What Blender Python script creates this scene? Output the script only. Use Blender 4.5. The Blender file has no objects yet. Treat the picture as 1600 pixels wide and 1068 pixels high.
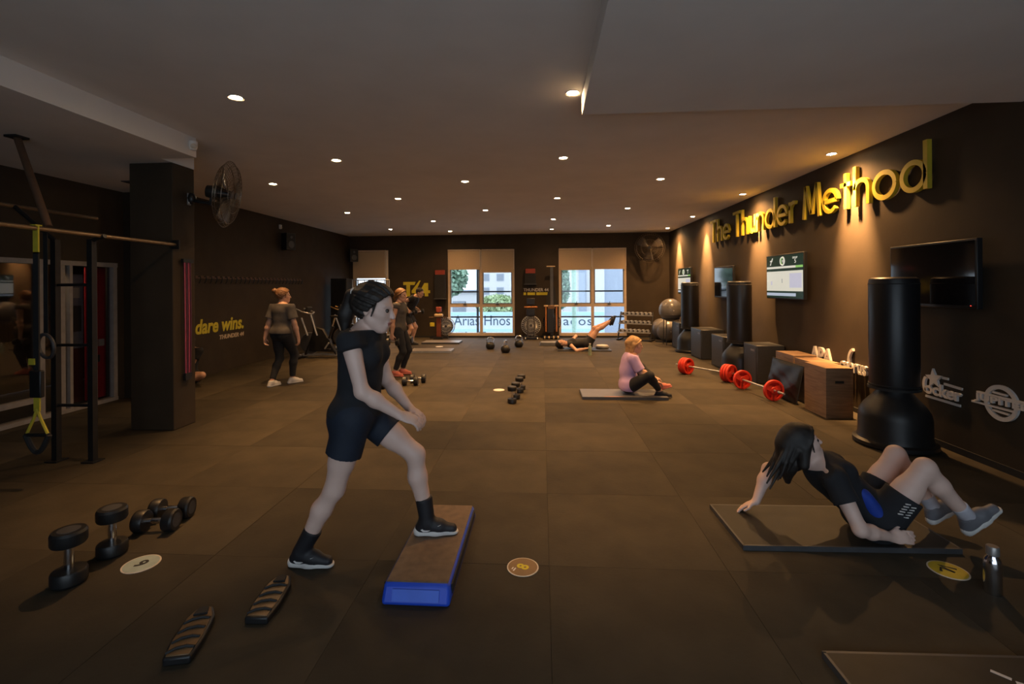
import bpy, math, random
import numpy as np
from mathutils import Vector, Matrix

random.seed(4)
scene = bpy.context.scene
C = scene.collection
PI = math.pi

# ------------------------------------------------------------------ camera
cam_d = bpy.data.cameras.new('camera')
cam_d.sensor_width = 36.0
cam_d.lens = 740 / 1600 * 36
cam_d.shift_y = -87 / 1600
cam_d.clip_start = 0.05
cam_d.clip_end = 300
cam = bpy.data.objects.new('camera', cam_d)
C.objects.link(cam)
cam.matrix_world = (Matrix.Translation((0, 0, 1.6)) @ Matrix.Rotation(math.atan(47 / 740), 4, 'Z')
                    @ Matrix.Rotation(PI / 2, 4, 'X') @ Matrix.Rotation(-0.0065, 4, 'Z'))
scene.camera = cam

# ------------------------------------------------------------------ world: overcast sky
world = bpy.data.worlds.new('overcast_sky')
scene.world = world
world.use_nodes = True
wn = world.node_tree.nodes
wn['Background'].inputs[0].default_value = (0.80, 0.90, 1.0, 1)
wn['Background'].inputs[1].default_value = 2.8

# ------------------------------------------------------------------ exposure
vs = scene.view_settings
scene.display_settings.display_device = 'sRGB'
vs.view_transform = 'Standard'
vs.look = 'None'
vs.gamma = 1.0
vs.exposure = 0.0
vs.use_curve_mapping = False

WARM = (1.0, 0.52, 0.19)
DOWN_POWER = 200.0      # narrow core of the ceiling downlights over the floor
FRONT_POWER = 55.0     # the two nearest downlights are dimmer
WASH_POWER = 2300.0     # core of the ones that graze the right wall
SPILL_DOWN, SPILL_FRONT, SPILL_WASH = 30.0, 6.0, 250.0   # wide soft part of the same lamps

# portals: help the renderer find the sky through the window openings
def portal(loc, sx, sy, rot):
    l = bpy.data.lights.new('sky_portal', 'AREA')
    l.shape = 'RECTANGLE'; l.size = sx; l.size_y = sy
    l.cycles.is_portal = True
    o = bpy.data.objects.new('sky_portal', l)
    o.location = loc; o.rotation_euler = rot
    C.objects.link(o)
portal((0.35, -1.66, 1.45), 5.1, 2.2, (PI / 2, 0, 0))          # shop front behind the camera
for (x0, x1) in ((-2.97, -0.86), (0.52, 2.60), (-6.03, -4.88)):
    portal(((x0 + x1) / 2, 15.08, 1.1), x1 - x0, 2.1, (-PI / 2, 0, 0))

# ------------------------------------------------------------------ materials
MATS = {}
def mat(name, col, rough=0.6, metal=0.0, vary=0.12, scale=12.0, bump=0.0, emit=None, estr=0.0, spec=0.5, rand=0.0, coat=0.0):
    if name in MATS: return MATS[name]
    m = bpy.data.materials.new(name); m.use_nodes = True
    nt = m.node_tree; b = nt.nodes['Principled BSDF']
    b.inputs['Roughness'].default_value = rough
    b.inputs['Metallic'].default_value = metal
    b.inputs['Specular IOR Level'].default_value = spec
    if coat: b.inputs['Coat Weight'].default_value = coat
    tc = nt.nodes.new('ShaderNodeTexCoord')
    nz = nt.nodes.new('ShaderNodeTexNoise')
    nz.inputs['Scale'].default_value = scale; nz.inputs['Detail'].default_value = 5
    nt.links.new(tc.outputs['Object'], nz.inputs['Vector'])
    mr = nt.nodes.new('ShaderNodeMapRange')
    mr.inputs['To Min'].default_value = 1 - vary; mr.inputs['To Max'].default_value = 1 + vary
    mr.inputs['From Min'].default_value = 0.3; mr.inputs['From Max'].default_value = 0.7
    nt.links.new(nz.outputs['Fac'], mr.inputs['Value'])
    fac = mr.outputs['Result']
    if rand:
        oi = nt.nodes.new('ShaderNodeObjectInfo')
        m2 = nt.nodes.new('ShaderNodeMapRange')
        m2.inputs['To Min'].default_value = 1 - rand; m2.inputs['To Max'].default_value = 1 + rand
        nt.links.new(oi.outputs['Random'], m2.inputs['Value'])
        mu = nt.nodes.new('ShaderNodeMath'); mu.operation = 'MULTIPLY'
        nt.links.new(fac, mu.inputs[0]); nt.links.new(m2.outputs['Result'], mu.inputs[1]); fac = mu.outputs[0]
    mx = nt.nodes.new('ShaderNodeVectorMath'); mx.operation = 'SCALE'
    mx.inputs[0].default_value = col[:3]
    nt.links.new(fac, mx.inputs['Scale'])
    nt.links.new(mx.outputs[0], b.inputs['Base Color'])
    if bump:
        bp = nt.nodes.new('ShaderNodeBump'); bp.inputs['Strength'].default_value = bump
        bp.inputs['Distance'].default_value = 0.004
        n2 = nt.nodes.new('ShaderNodeTexNoise'); n2.inputs['Scale'].default_value = scale * 14; n2.inputs['Detail'].default_value = 3
        nt.links.new(tc.outputs['Object'], n2.inputs['Vector'])
        nt.links.new(n2.outputs['Fac'], bp.inputs['Height']); nt.links.new(bp.outputs[0], b.inputs['Normal'])
    if emit:
        b.inputs['Emission Color'].default_value = (*emit, 1); b.inputs['Emission Strength'].default_value = estr
    MATS[name] = m
    return m

def glass_mat(name, tint, refl=0.10, rough=0.02):
    if name in MATS: return MATS[name]
    m = bpy.data.materials.new(name); m.use_nodes = True
    nt = m.node_tree; nt.nodes.clear()
    out = nt.nodes.new('ShaderNodeOutputMaterial')
    tr = nt.nodes.new('ShaderNodeBsdfTransparent')
    nz = nt.nodes.new('ShaderNodeTexNoise'); nz.inputs['Scale'].default_value = 3
    cr = nt.nodes.new('ShaderNodeMapRange'); cr.inputs['To Min'].default_value = 0.97; cr.inputs['To Max'].default_value = 1.0
    nt.links.new(nz.outputs['Fac'], cr.inputs['Value'])
    sc = nt.nodes.new('ShaderNodeVectorMath'); sc.operation = 'SCALE'; sc.inputs[0].default_value = tint
    nt.links.new(cr.outputs[0], sc.inputs['Scale']); nt.links.new(sc.outputs[0], tr.inputs[0])
    gl = nt.nodes.new('ShaderNodeBsdfGlossy'); gl.inputs['Roughness'].default_value = rough
    lf = nt.nodes.new('ShaderNodeLayerWeight'); lf.inputs['Blend'].default_value = 0.5
    pw = nt.nodes.new('ShaderNodeMath'); pw.operation = 'POWER'; pw.inputs[1].default_value = 4.0
    nt.links.new(lf.outputs['Facing'], pw.inputs[0])
    lw = nt.nodes.new('ShaderNodeMath'); lw.operation = 'MULTIPLY_ADD'; lw.inputs[1].default_value = 0.7; lw.inputs[2].default_value = 0.2 * refl + 0.02
    nt.links.new(pw.outputs[0], lw.inputs[0])
    mx = nt.nodes.new('ShaderNodeMixShader')
    nt.links.new(lw.outputs[0], mx.inputs[0]); nt.links.new(tr.outputs[0], mx.inputs[1]); nt.links.new(gl.outputs[0], mx.inputs[2])
    nt.links.new(mx.outputs[0], out.inputs[0])
    MATS[name] = m
    return m

def wood_mat(name, c1, c2, scale=3.0, rough=0.5):
    if name in MATS: return MATS[name]
    m = bpy.data.materials.new(name); m.use_nodes = True
    nt = m.node_tree; b = nt.nodes['Principled BSDF']; b.inputs['Roughness'].default_value = rough
    tc = nt.nodes.new('ShaderNodeTexCoord'); mp = nt.nodes.new('ShaderNodeMapping')
    mp.inputs['Scale'].default_value = (1.0, 1.0, 9.0)
    nt.links.new(tc.outputs['Object'], mp.inputs['Vector'])
    nz = nt.nodes.new('ShaderNodeTexNoise'); nz.inputs['Scale'].default_value = scale; nz.inputs['Detail'].default_value = 8
    nz.inputs['Distortion'].default_value = 0.8
    nt.links.new(mp.outputs[0], nz.inputs['Vector'])
    r = nt.nodes.new('ShaderNodeValToRGB'); r.color_ramp.elements[0].position = 0.35; r.color_ramp.elements[1].position = 0.65
    r.color_ramp.elements[0].color = (*c1, 1); r.color_ramp.elements[1].color = (*c2, 1)
    nt.links.new(nz.outputs['Fac'], r.inputs[0]); nt.links.new(r.outputs[0], b.inputs['Base Color'])
    MATS[name] = m
    return m

M_CEIL = mat('ceiling_paint', (0.72, 0.69, 0.66), 0.9, vary=0.04, scale=2, spec=0.1)
M_WALL = mat('dark_wall_paint', (0.046, 0.033, 0.021), 0.75, vary=0.12, scale=3, bump=0.12, spec=0.25)
M_RUBBER = mat('rubber_tile', (0.049, 0.039, 0.025), 0.74, vary=0.22, scale=3, bump=0.25, rand=0.24, spec=0.25)
M_SUB = mat('dark_screed', (0.02, 0.018, 0.016), 0.9)
M_BLACK = mat('black_plastic', (0.012, 0.012, 0.013), 0.42, vary=0.1)
M_BLACKM = mat('black_matte', (0.014, 0.014, 0.015), 0.75)
M_VINYL = mat('black_vinyl', (0.009, 0.009, 0.011), 0.38, vary=0.1, scale=30)
M_STEEL = mat('dark_steel', (0.03, 0.03, 0.032), 0.4, metal=0.6)
M_CHROME = mat('chrome', (0.75, 0.75, 0.78), 0.18, metal=1.0, vary=0.05)
M_SILVER = mat('silver_paint', (0.45, 0.46, 0.48), 0.4, metal=0.6)
M_RED = mat('red_plate', (0.62, 0.03, 0.012), 0.5, vary=0.1)
M_BLUE = mat('blue_plastic', (0.018, 0.075, 0.60), 0.45, vary=0.06)
M_YELLOW = mat('yellow_paint', (0.52, 0.40, 0.025), 0.6, vary=0.06)
M_YELLOWF = mat('yellow_flat', (0.62, 0.52, 0.03), 0.7, vary=0.06)
M_WHITE = mat('white_paint', (0.72, 0.70, 0.67), 0.6, vary=0.05)
M_WHITELET = mat('white_letter', (0.62, 0.58, 0.55), 0.6, vary=0.05)
M_FRAME = mat('window_frame', (0.60, 0.47, 0.34), 0.5, vary=0.05)
M_BLIND = mat('blind_fabric', (0.52, 0.38, 0.24), 0.85, vary=0.05, scale=40, bump=0.1)
M_GLASS = glass_mat('window_glass', (0.95, 0.98, 1.0))
M_GLASSD = glass_mat('shop_glass', (0.75, 0.75, 0.78), refl=0.25)
M_PLY = wood_mat('plywood', (0.21, 0.125, 0.07), (0.32, 0.20, 0.115))
M_BROWNW = mat('brown_pipe', (0.11, 0.06, 0.035), 0.6)
M_ORANGE = mat('orange_metal', (0.50, 0.19, 0.06), 0.45, metal=0.3)
M_TAN = mat('tan_plastic', (0.50, 0.36, 0.20), 0.5)
M_GREY = mat('grey_plastic', (0.20, 0.20, 0.21), 0.5)
M_DGREY = mat('dark_grey', (0.06, 0.06, 0.065), 0.45)
M_PADTOP = mat('pad_rubber', (0.17, 0.10, 0.045), 0.34, vary=0.2)
M_MAT = mat('mat_rubber', (0.026, 0.023, 0.019), 0.52, vary=0.25, scale=6, spec=0.35)
M_REDW = mat('red_wall', (0.60, 0.03, 0.05), 0.6)

# ------------------------------------------------------------------ helpers
def V(*a): return np.array(a, float)
def unit(v):
    v = np.asarray(v, float); return v / (np.linalg.norm(v) + 1e-12)

def frame_of(d):
    d = unit(d); a = V(0, 0, 1) if abs(d[2]) < 0.9 else V(1, 0, 0)
    s = unit(np.cross(a, d)); t = np.cross(d, s)
    return s, t, d

class MB:
    """collects shapes; build() links them as one mesh object"""
    def __init__(self): self.v = []; self.f = []
    def add(self, vs, fs):
        o = len(self.v); self.v += [tuple(map(float, p)) for p in vs]; self.f += [tuple(i + o for i in f) for f in fs]; return self
    def box(self, c, s, rot=None):
        x, y, z = s[0] / 2, s[1] / 2, s[2] / 2
        P = [(-x, -y, -z), (x, -y, -z), (x, y, -z), (-x, y, -z), (-x, -y, z), (x, -y, z), (x, y, z), (-x, y, z)]
        if rot is not None: P = [tuple(rot @ Vector(p)) for p in P]
        P = [(p[0] + c[0], p[1] + c[1], p[2] + c[2]) for p in P]
        return self.add(P, [(0, 3, 2, 1), (4, 5, 6, 7), (0, 1, 5, 4), (1, 2, 6, 5), (2, 3, 7, 6), (3, 0, 4, 7)])
    def span(self, a, b):
        return self.box([(a[i] + b[i]) / 2 for i in range(3)], [abs(b[i] - a[i]) for i in range(3)])
    def cyl(self, a, b, r0, r1=None, n=16, cap=True):
        r1 = r0 if r1 is None else r1
        a = np.array(a, float); b = np.array(b, float); s, t, d = frame_of(b - a)
        P = []; F = []
        for k in range(n):
            w = 2 * PI * k / n; q = s * math.cos(w) + t * math.sin(w)
            P += [a + q * r0, b + q * r1]
        for k in range(n):
            j = (k + 1) % n; F.append((2 * k, 2 * j, 2 * j + 1, 2 * k + 1))
        if cap:
            F.append(tuple(2 * k for k in range(n))[::-1]); F.append(tuple(2 * k + 1 for k in range(n)))
        return self.add(P, F)
    def tube(self, pts, r, n=10, closed=False):
        pts = [np.array(p, float) for p in pts]; m = len(pts); P = []; F = []
        if np.isscalar(r): r = [r] * m
        prev = None
        for i, p in enumerate(pts):
            if closed: d = pts[(i + 1) % m] - pts[i - 1]
            else: d = pts[min(i + 1, m - 1)] - pts[max(i - 1, 0)]
            s, t, d = frame_of(d)
            if prev is not None:
                s = unit(prev - d * (prev @ d)); t = np.cross(d, s)
            prev = s
            for k in range(n):
                w = 2 * PI * k / n; P.append(p + (s * math.cos(w) + t * math.sin(w)) * r[i])
        for i in range(m if closed else m - 1):
            i2 = (i + 1) % m
            for k in range(n):
                j = (k + 1) % n; F.append((i * n + k, i * n + j, i2 * n + j, i2 * n + k))
        if not closed:
            F.append(tuple(range(n))[::-1]); F.append(tuple((m - 1) * n + k for k in range(n)))
        return self.add(P, F)
    def lathe(self, prof, n=32, o=(0, 0, 0), axis=(0, 0, 1)):
        s, t, d = frame_of(axis); o = np.array(o, float); P = []; F = []; m = len(prof)
        for (r, h) in prof:
            for k in range(n):
                w = 2 * PI * k / n; P.append(o + d * h + (s * math.cos(w) + t * math.sin(w)) * r)
        for i in range(m - 1):
            for k in range(n):
                j = (k + 1) % n; F.append((i * n + k, i * n + j, (i + 1) * n + j, (i + 1) * n + k))
        if prof[0][0] > 1e-6: F.append(tuple(range(n))[::-1])
        if prof[-1][0] > 1e-6: F.append(tuple((m - 1) * n + k for k in range(n)))
        return self.add(P, F)
    def ball(self, c, r, n=20):
        r = (r, r, r) if np.isscalar(r) else r; P = []; F = []; m = n // 2
        for i in range(m + 1):
            a = PI * i / m
            for k in range(n):
                w = 2 * PI * k / n; P.append((c[0] + r[0] * math.sin(a) * math.cos(w), c[1] + r[1] * math.sin(a) * math.sin(w), c[2] - r[2] * math.cos(a)))
        for i in range(m):
            for k in range(n):
                j = (k + 1) % n; F.append((i * n + k, i * n + j, (i + 1) * n + j, (i + 1) * n + k))
        return self.add(P, F)
    def prism(self, poly, h, M=None, z0=0.0):
        """2D outline extruded along local z from z0 to z0+h; M = 4x4 to place it"""
        n = len(poly)
        area = sum(poly[i][0] * poly[(i + 1) % n][1] - poly[(i + 1) % n][0] * poly[i][1] for i in range(n))
        if area < 0: poly = poly[::-1]
        P = [Vector((x, y, z0)) for x, y in poly] + [Vector((x, y, z0 + h)) for x, y in poly]
        if M is not None: P = [M @ p for p in P]
        F = [tuple(range(n))[::-1], tuple(range(n, 2 * n))] + [(k, (k + 1) % n, n + (k + 1) % n, n + k) for k in range(n)]
        return self.add(P, F)
    def torus(self, c, R, r, axis=(0, 0, 1), n=32, m=10):
        s, t, d = frame_of(axis); c = np.array(c, float)
        return self.tube([c + (s * math.cos(2 * PI * k / n) + t * math.sin(2 * PI * k / n)) * R for k in range(n)], r, m, closed=True)
    def build(self, name, material, parent=None, smooth=40, bevel=0.0, off=None):
        me = bpy.data.meshes.new(name)
        vs = self.v if off is None else [(p[0] - off[0], p[1] - off[1], p[2] - off[2]) for p in self.v]
        me.from_pydata(vs, [], self.f); me.update()
        return link_mesh(name, me, material, parent, smooth, bevel)

def link_mesh(name, me, material, parent=None, smooth=40, bevel=0.0):
    if material: me.materials.append(material)
    if smooth:
        me.polygons.foreach_set('use_smooth', [True] * len(me.polygons))
        me.set_sharp_from_angle(angle=math.radians(smooth))
    o = bpy.data.objects.new(name, me); C.objects.link(o)
    if parent: o.parent = parent
    if bevel:
        b = o.modifiers.new('bevel', 'BEVEL'); b.width = bevel; b.segments = 2; b.limit_method = 'ANGLE'; b.angle_limit = math.radians(35)
    return o

def tag(o, label=None, cat=None, group=None, kind=None):
    if label: o['label'] = label
    if cat: o['category'] = cat
    if group: o['group'] = group
    if kind: o['kind'] = kind
    return o
def thing(name, label, cat, loc=(0, 0, 0), rz=0.0, group=None):
    o = bpy.data.objects.new(name, None); C.objects.link(o); o.empty_display_size = 0.05
    o.location = loc; o.rotation_euler = (0, 0, rz)
    return tag(o, label, cat, group)
def copy_tree(o, parent=None):
    c = o.copy(); C.objects.link(c)
    if parent: c.parent = parent
    for ch in list(o.children): copy_tree(ch, c)
    return c
def put(o, loc, rz=0.0, label=None, group=None, rot=None):
    o.location = loc; o.rotation_euler = rot if rot is not None else (0, 0, rz)
    if label: o['label'] = label
    if group: o['group'] = group
    return o
def struct(name, mb, m, label=None, parent=None, bevel=0.0, smooth=40):
    o = mb.build(name, m, parent, smooth=smooth, bevel=bevel)
    if parent is None: tag(o, label, None, None, 'structure')
    return o

M_RIGHT = Matrix(((0, 0, -1, 0), (-1, 0, 0, 0), (0, 1, 0, 0), (0, 0, 0, 1)))   # text x -> -Y, y -> Z, out -> -X
M_LEFT = Matrix(((0, 0, 1, 0), (1, 0, 0, 0), (0, 1, 0, 0), (0, 0, 0, 1)))      # text x -> +Y, y -> Z, out -> +X
M_BACK = Matrix(((1, 0, 0, 0), (0, 0, -1, 0), (0, 1, 0, 0), (0, 0, 0, 1)))     # text x -> +X, y -> Z, out -> -Y

def text_geo(s, size, depth=0.01, shear=0.0, bold=0.0, space=1.0):
    cu = bpy.data.curves.new('t', 'FONT'); cu.body = s; cu.size = size; cu.extrude = depth / 2
    cu.shear = shear; cu.offset = bold * size; cu.space_character = space; cu.resolution_u = 4
    o = bpy.data.objects.new('t', cu); C.objects.link(o)
    dg = bpy.context.evaluated_depsgraph_get()
    me = o.evaluated_get(dg).to_mesh()
    vs = [v.co.copy() for v in me.vertices]; fs = [tuple(p.vertices) for p in me.polygons]
    o.evaluated_get(dg).to_mesh_clear(); bpy.data.objects.remove(o); bpy.data.curves.remove(cu)
    return vs, fs
def text_mb(s, width, height, M, depth=0.01, shear=0.0, bold=0.0, space=1.0, mb=None):
    """text fitted to width x height, its lower left at M's origin"""
    vs, fs = text_geo(s, 1.0, depth, shear, bold, space)
    x0 = min(v.x for v in vs); x1 = max(v.x for v in vs); y0 = min(v.y for v in vs); y1 = max(v.y for v in vs)
    mb = mb or MB()
    mb.add([M @ Vector(((v.x - x0) * width / (x1 - x0), (v.y - y0) * height / (y1 - y0), v.z + depth / 2)) for v in vs], fs)
    return mb

# ================================================================== THE SETTING
XL, XR, YB, YF, ZC = -6.15, 3.9, 14.8, -1.6, 3.23
# ---- floor: slab with rubber tiles laid on it
fl = struct('floor', MB().span((-9, YF - 0.3, -0.25), (4.2, 15.06, -0.014)), M_SUB, 'dark floor slab under the rubber tiles')
tile_mesh = None
TX, TY = 1.0, 0.95
x = 0.03 - 7 * TX
while x < XR - 0.02:
    y = 2.72 - 5 * TY
    while y < YB - 0.02:
        ax, bx = max(x, XL - 0.0), min(x + TX, XR); ay, by = max(y, YF), min(y + TY, YB)
        if bx - ax > 0.03 and by - ay > 0.03:
            full = abs(bx - ax - TX) < 1e-4 and abs(by - ay - TY) < 1e-4
            g = 0.0018
            if full and tile_mesh:
                o = bpy.data.objects.new('rubber_tile', tile_mesh); C.objects.link(o); o.parent = fl
            else:
                o = MB().box((0, 0, -0.0075), (bx - ax - g, by - ay - g, 0.015)).build('rubber_tile', M_RUBBER, fl, smooth=0)
                if full: tile_mesh = o.data
            o.location = ((ax + bx) / 2, (ay + by) / 2, random.uniform(-0.0012, 0.0))
        y += TY
    x += TX

# ---- ceiling, dropped ceilings
struct('ceiling', MB().span((-8.8, YF - 0.3, ZC), (4.2, 15.06, ZC + 0.2)), M_CEIL, 'flat painted ceiling with recessed downlights')
struct('trim_1', MB().span((0.35, YF, 3.07), (XR, 4.1, ZC)), M_CEIL, 'dropped ceiling panel over the front right of the gym')
mb = MB().span((-6.15, YF, 3.02), (-3.75, 4.93, ZC)).span((-6.15, 4.93, 3.02), (-4.15, 5.42, ZC)).span((-6.15, 5.42, 3.02), (-4.85, 6.0, ZC)).span((-6.15, 6.0, 3.02), (-5.35, 6.9, ZC))
struct('trim_2', mb, M_CEIL, 'dropped ceiling over the left bay')
# ---- walls
struct('wall_right', MB().span((XR, YF - 0.3, -0.2), (XR + 0.25, 15.06, ZC)), M_WALL, 'dark brown right wall')
OPEN = [(-6.03, -4.88, 0.05, 2.77), (-2.97, -0.86, 0.05, 2.76), (0.52, 2.60, 0.05, 2.76)]
mb = MB(); xs = XL - 0.25
for (a, b, z0, z1) in OPEN:
    mb.span((xs, YB, -0.2), (a, YB + 0.25, ZC)); mb.span((a, YB, -0.2), (b, YB + 0.25, z0)); mb.span((a, YB, z1), (b, YB + 0.25, ZC)); xs = b
mb.span((xs, YB, -0.2), (XR + 0.25, YB + 0.25, ZC))
struct('wall_back', mb, M_WALL, 'dark brown back wall with three tall windows')
SH0, SH1, SHZ = 4.62, 6.48, 1.97
mb = MB().span((XL - 0.2, YF - 0.3, -0.2), (XL, SH0, ZC)).span((XL - 0.2, SH0, SHZ), (XL, SH1, ZC)).span((XL - 0.2, SH1, -0.2), (XL, 15.06, ZC))
struct('wall_left', mb, M_WALL, 'dark brown left wall with a glazed shop front')
struct('wall_stub', MB().span((XL, 6.6, 0), (-5.35, 6.9, 3.02)), M_WALL, 'short dark cross wall behind the column')
# ---- front wall behind the camera with the shop windows
FW0, FW1 = -2.2, 2.9
mb = MB().span((XL - 0.2, YF - 0.25, -0.2), (FW0, YF, ZC)).span((FW1, YF - 0.25, -0.2), (XR + 0.25, YF, ZC))
mb.span((FW0, YF - 0.25, -0.2), (FW1, YF, 0.35)).span((FW0, YF - 0.25, 2.55), (FW1, YF, ZC))
struct('wall_front', mb, M_WALL, 'dark front wall behind the viewer with a wide shop window')
w = MB(); pw_ = (FW1 - FW0 - 0.07) / 3
for k in range(4): w.span((FW0 + k * pw_, YF - 0.18, 0.35), (FW0 + k * pw_ + 0.07, YF - 0.1, 2.55))
w.span((FW0, YF - 0.18, 0.35), (FW1, YF - 0.1, 0.42)).span((FW0, YF - 0.18, 2.48), (FW1, YF - 0.1, 2.55))
wf = struct('window_4', w, M_FRAME, 'wide shop window frame behind the viewer')
for k in range(3):
    MB().span((FW0 + k * pw_ + 0.07, YF - 0.145, 0.42), (FW0 + (k + 1) * pw_, YF - 0.137, 2.48)).build('pane', M_GLASS, wf, smooth=0)
# ---- column
struct('column', MB().span((-4.66, 5.08, 0), (-4.15, 5.42, 3.02)), M_WALL, 'square dark brown column at the end of the left bay', bevel=0.008)
# ---- baseboards
struct('baseboard_right', MB().span((XR - 0.012, YF, 0), (XR, YB, 0.06)), M_BLACKM, 'thin dark baseboard along the right wall')
struct('baseboard_back', MB().span((XL, YB - 0.012, 0), (XR, YB, 0.05)), M_BLACKM, 'thin dark baseboard along the back wall')

# ---- back windows with their frames, panes, handles; blinds hang in front
def window(n, a, b, z0, z1, label, halves, tz=1.0):
    yf0, yf1 = YB + 0.01, YB + 0.09; fw = 0.07
    f = MB().span((a, yf0, z0), (a + fw, yf1, z1)).span((b - fw, yf0, z0), (b, yf1, z1))
    f.span((a + fw, yf0, z0), (b - fw, yf1, z0 + 0.09)).span((a + fw, yf0, z1 - fw), (b - fw, yf1, z1))
    f.span((a + fw, yf0, tz - 0.045), (b - fw, yf1, tz + 0.045))
    m = (a + b) / 2
    if halves == 2:
        f.span((m - 0.045, yf0 - 0.004, z0 + 0.09), (m + 0.045, yf1, tz - 0.045)).span((m - 0.045, yf0 - 0.004, tz + 0.045), (m + 0.045, yf1, z1 - fw))
    o = struct('window_%d' % n, f, M_FRAME, label)
    cols = [(a + fw, m - 0.045), (m + 0.045, b - fw)] if halves == 2 else [(a + fw, b - fw)]
    for (p, q) in cols:
        for (r, s) in ((z0 + 0.09, tz - 0.045), (tz + 0.045, z1 - fw)):
            MB().span((p, YB + 0.05, r), (q, YB + 0.056, s)).build('pane', M_GLASS, o, smooth=0)
        # opening sash of the upper half, with its catch
        s_ = MB().span((p, YB + 0.015, tz + 0.045), (p + 0.035, YB + 0.065, z1 - fw)).span((q - 0.035, YB + 0.015, tz + 0.045), (q, YB + 0.065, z1 - fw))
        s_.span((p + 0.035, YB + 0.015, tz + 0.045), (q - 0.035, YB + 0.065, tz + 0.075))
        s_.build('sash', M_GREY, o)
        c = (p + q) / 2
        MB().box((c, YB - 0.005, tz + 0.035), (0.1, 0.03, 0.02)).cyl((c, YB - 0.012, tz + 0.04), (c + 0.02, YB - 0.02, tz + 0.12), 0.009).build('handle', M_DGREY, o)
    return o
window(1, *OPEN[0], 'narrow window in the back left corner', 1)
window(2, *OPEN[1], 'left of the two wide four-pane windows in the back wall', 2)
window(3, *OPEN[2], 'right of the two wide four-pane windows in the back wall', 2)
def blind(a, b, z0, z1, label):
    t = thing('roller_blind', label, 'blind', ((a + b) / 2, YB - 0.03, z0), 0, 'roller blinds at the back windows')
    w = b - a; h = z1 - z0
    MB().box((0, 0, h / 2), (w, 0.006, h)).build('fabric', M_BLIND, t)
    MB().box((0, 0, 0.012), (w, 0.016, 0.024)).build('bottom_bar', M_BLIND, t)
    MB().cyl((-w / 2, 0, h), (w / 2, 0, h), 0.026).build('roller', M_FRAME, t)
    MB().cyl((w / 2 - 0.012, -0.035, h), (w / 2 - 0.012, -0.035, h * 0.15), 0.004, n=6).build('cord', M_WHITE, t)
blind(-6.02, -4.95, 1.88, 2.75, 'beige roller blind over the narrow corner window')
blind(-2.96, -1.93, 2.13, 2.74, 'shorter left blind of the left wide window')
blind(-1.89, -0.87, 2.03, 2.74, 'longer right blind of the left wide window')
blind(0.53, 1.54, 2.09, 2.74, 'left blind of the right wide window')
blind(1.58, 2.59, 2.11, 2.74, 'right blind of the right wide window')

# ---- glazed shop front in the left bay (door_1) and the dim red shop behind it
d = MB()
for y0, y1 in ((SH0, SH0 + 0.06), (5.42, 5.48), (5.66, 5.73), (5.79, 5.83), (6.13, 6.17), (SH1 - 0.06, SH1)):
    d.span((XL - 0.06, y0, 0.05), (XL + 0.012, y1, SHZ - 0.06))
d.span((XL - 0.1, SH0, SHZ - 0.06), (XL + 0.02, SH1, SHZ)).span((XL - 0.1, SH0, 0.0), (XL + 0.02, SH1, 0.05))
d.span((XL - 0.09, SH0 + 0.06, 0.22), (XL + 0.01, 5.42, 0.28))
dr = struct('door_1', d, mat('dull_white_frame', (0.30, 0.27, 0.25), 0.6), 'white framed glass shop front in the left wall')
for y0, y1 in ((SH0 + 0.06, 5.42), (5.48, 5.66), (5.83, 6.13), (6.17, SH1 - 0.06)):
    MB().span((XL - 0.05, y0, 0.05), (XL - 0.042, y1, SHZ - 0.06)).build('pane', M_GLASSD, dr, smooth=0)
struct('wall_shop', MB().span((-8.3, 4.2, 0), (-8.2, 8.3, 3.0)).span((-8.2, 4.1, 0), (XL - 0.2, 4.2, 3.0)).span((-8.2, 8.2, 0), (XL - 0.2, 8.3, 3.0)).span((-8.3, 4.1, 2.6), (XL - 0.2, 8.3, 2.65)), M_WALL, 'dark walls of the small room behind the glass shop front')

# ================================================================== OUTSIDE THE BACK WINDOWS
M_ASPH = mat('street_asphalt', (0.42, 0.42, 0.44), 0.9, scale=2)
M_BANNER = mat('banner_pale', (0.64, 0.72, 0.80), 0.8, vary=0.03)
M_BANBLUE = mat('banner_blue', (0.46, 0.70, 0.84), 0.8, vary=0.03)
M_LETGREY = mat('banner_letter', (0.06, 0.10, 0.15), 0.8)
M_FACADE = mat('facade_white', (0.66, 0.66, 0.66), 0.9, vary=0.04)
M_FACADE2 = mat('facade_grey', (0.36, 0.41, 0.50), 0.9, vary=0.04)
M_LEAF = mat('tree_leaves', (0.26, 0.38, 0.28), 0.8, vary=0.4, scale=3)
M_LEAF2 = mat('shrub_leaves', (0.42, 0.52, 0.30), 0.8, vary=0.4, scale=3)
M_TRUNK = mat('bark', (0.18, 0.14, 0.11), 0.9)
M_PANE = mat('far_pane', (0.28, 0.31, 0.36), 0.3)
M_GPOLE = mat('green_pole', (0.42, 0.60, 0.50), 0.6)
struct('ground', MB().span((-60, 15.06, -1.7), (60, 90, -1.5)), M_ASPH, 'pale street ground outside the windows')
# banner hoarding across the street
t = thing('street_banner', 'pale blue hoarding banner with grey letters across the street', 'banner', (-0.4, 24.0, -1.5))
MB().box((-2.0, 0, 1.30), (11.0, 0.05, 1.0)).build('panel', M_BANNER, t)
MB().box((-2.0, -0.03, 1.70), (11.0, 0.02, 0.16)).build('top_stripe', M_BANBLUE, t)
MB().box((-2.0, -0.03, 0.86), (11.0, 0.02, 0.14)).build('bottom_stripe', M_BANBLUE, t)
for xx in (-7, -3.5, 0, 3.2): MB().cyl((xx, 0.06, 0), (xx, 0.06, 1.78), 0.04).build('post', M_GREY, t)
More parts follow.
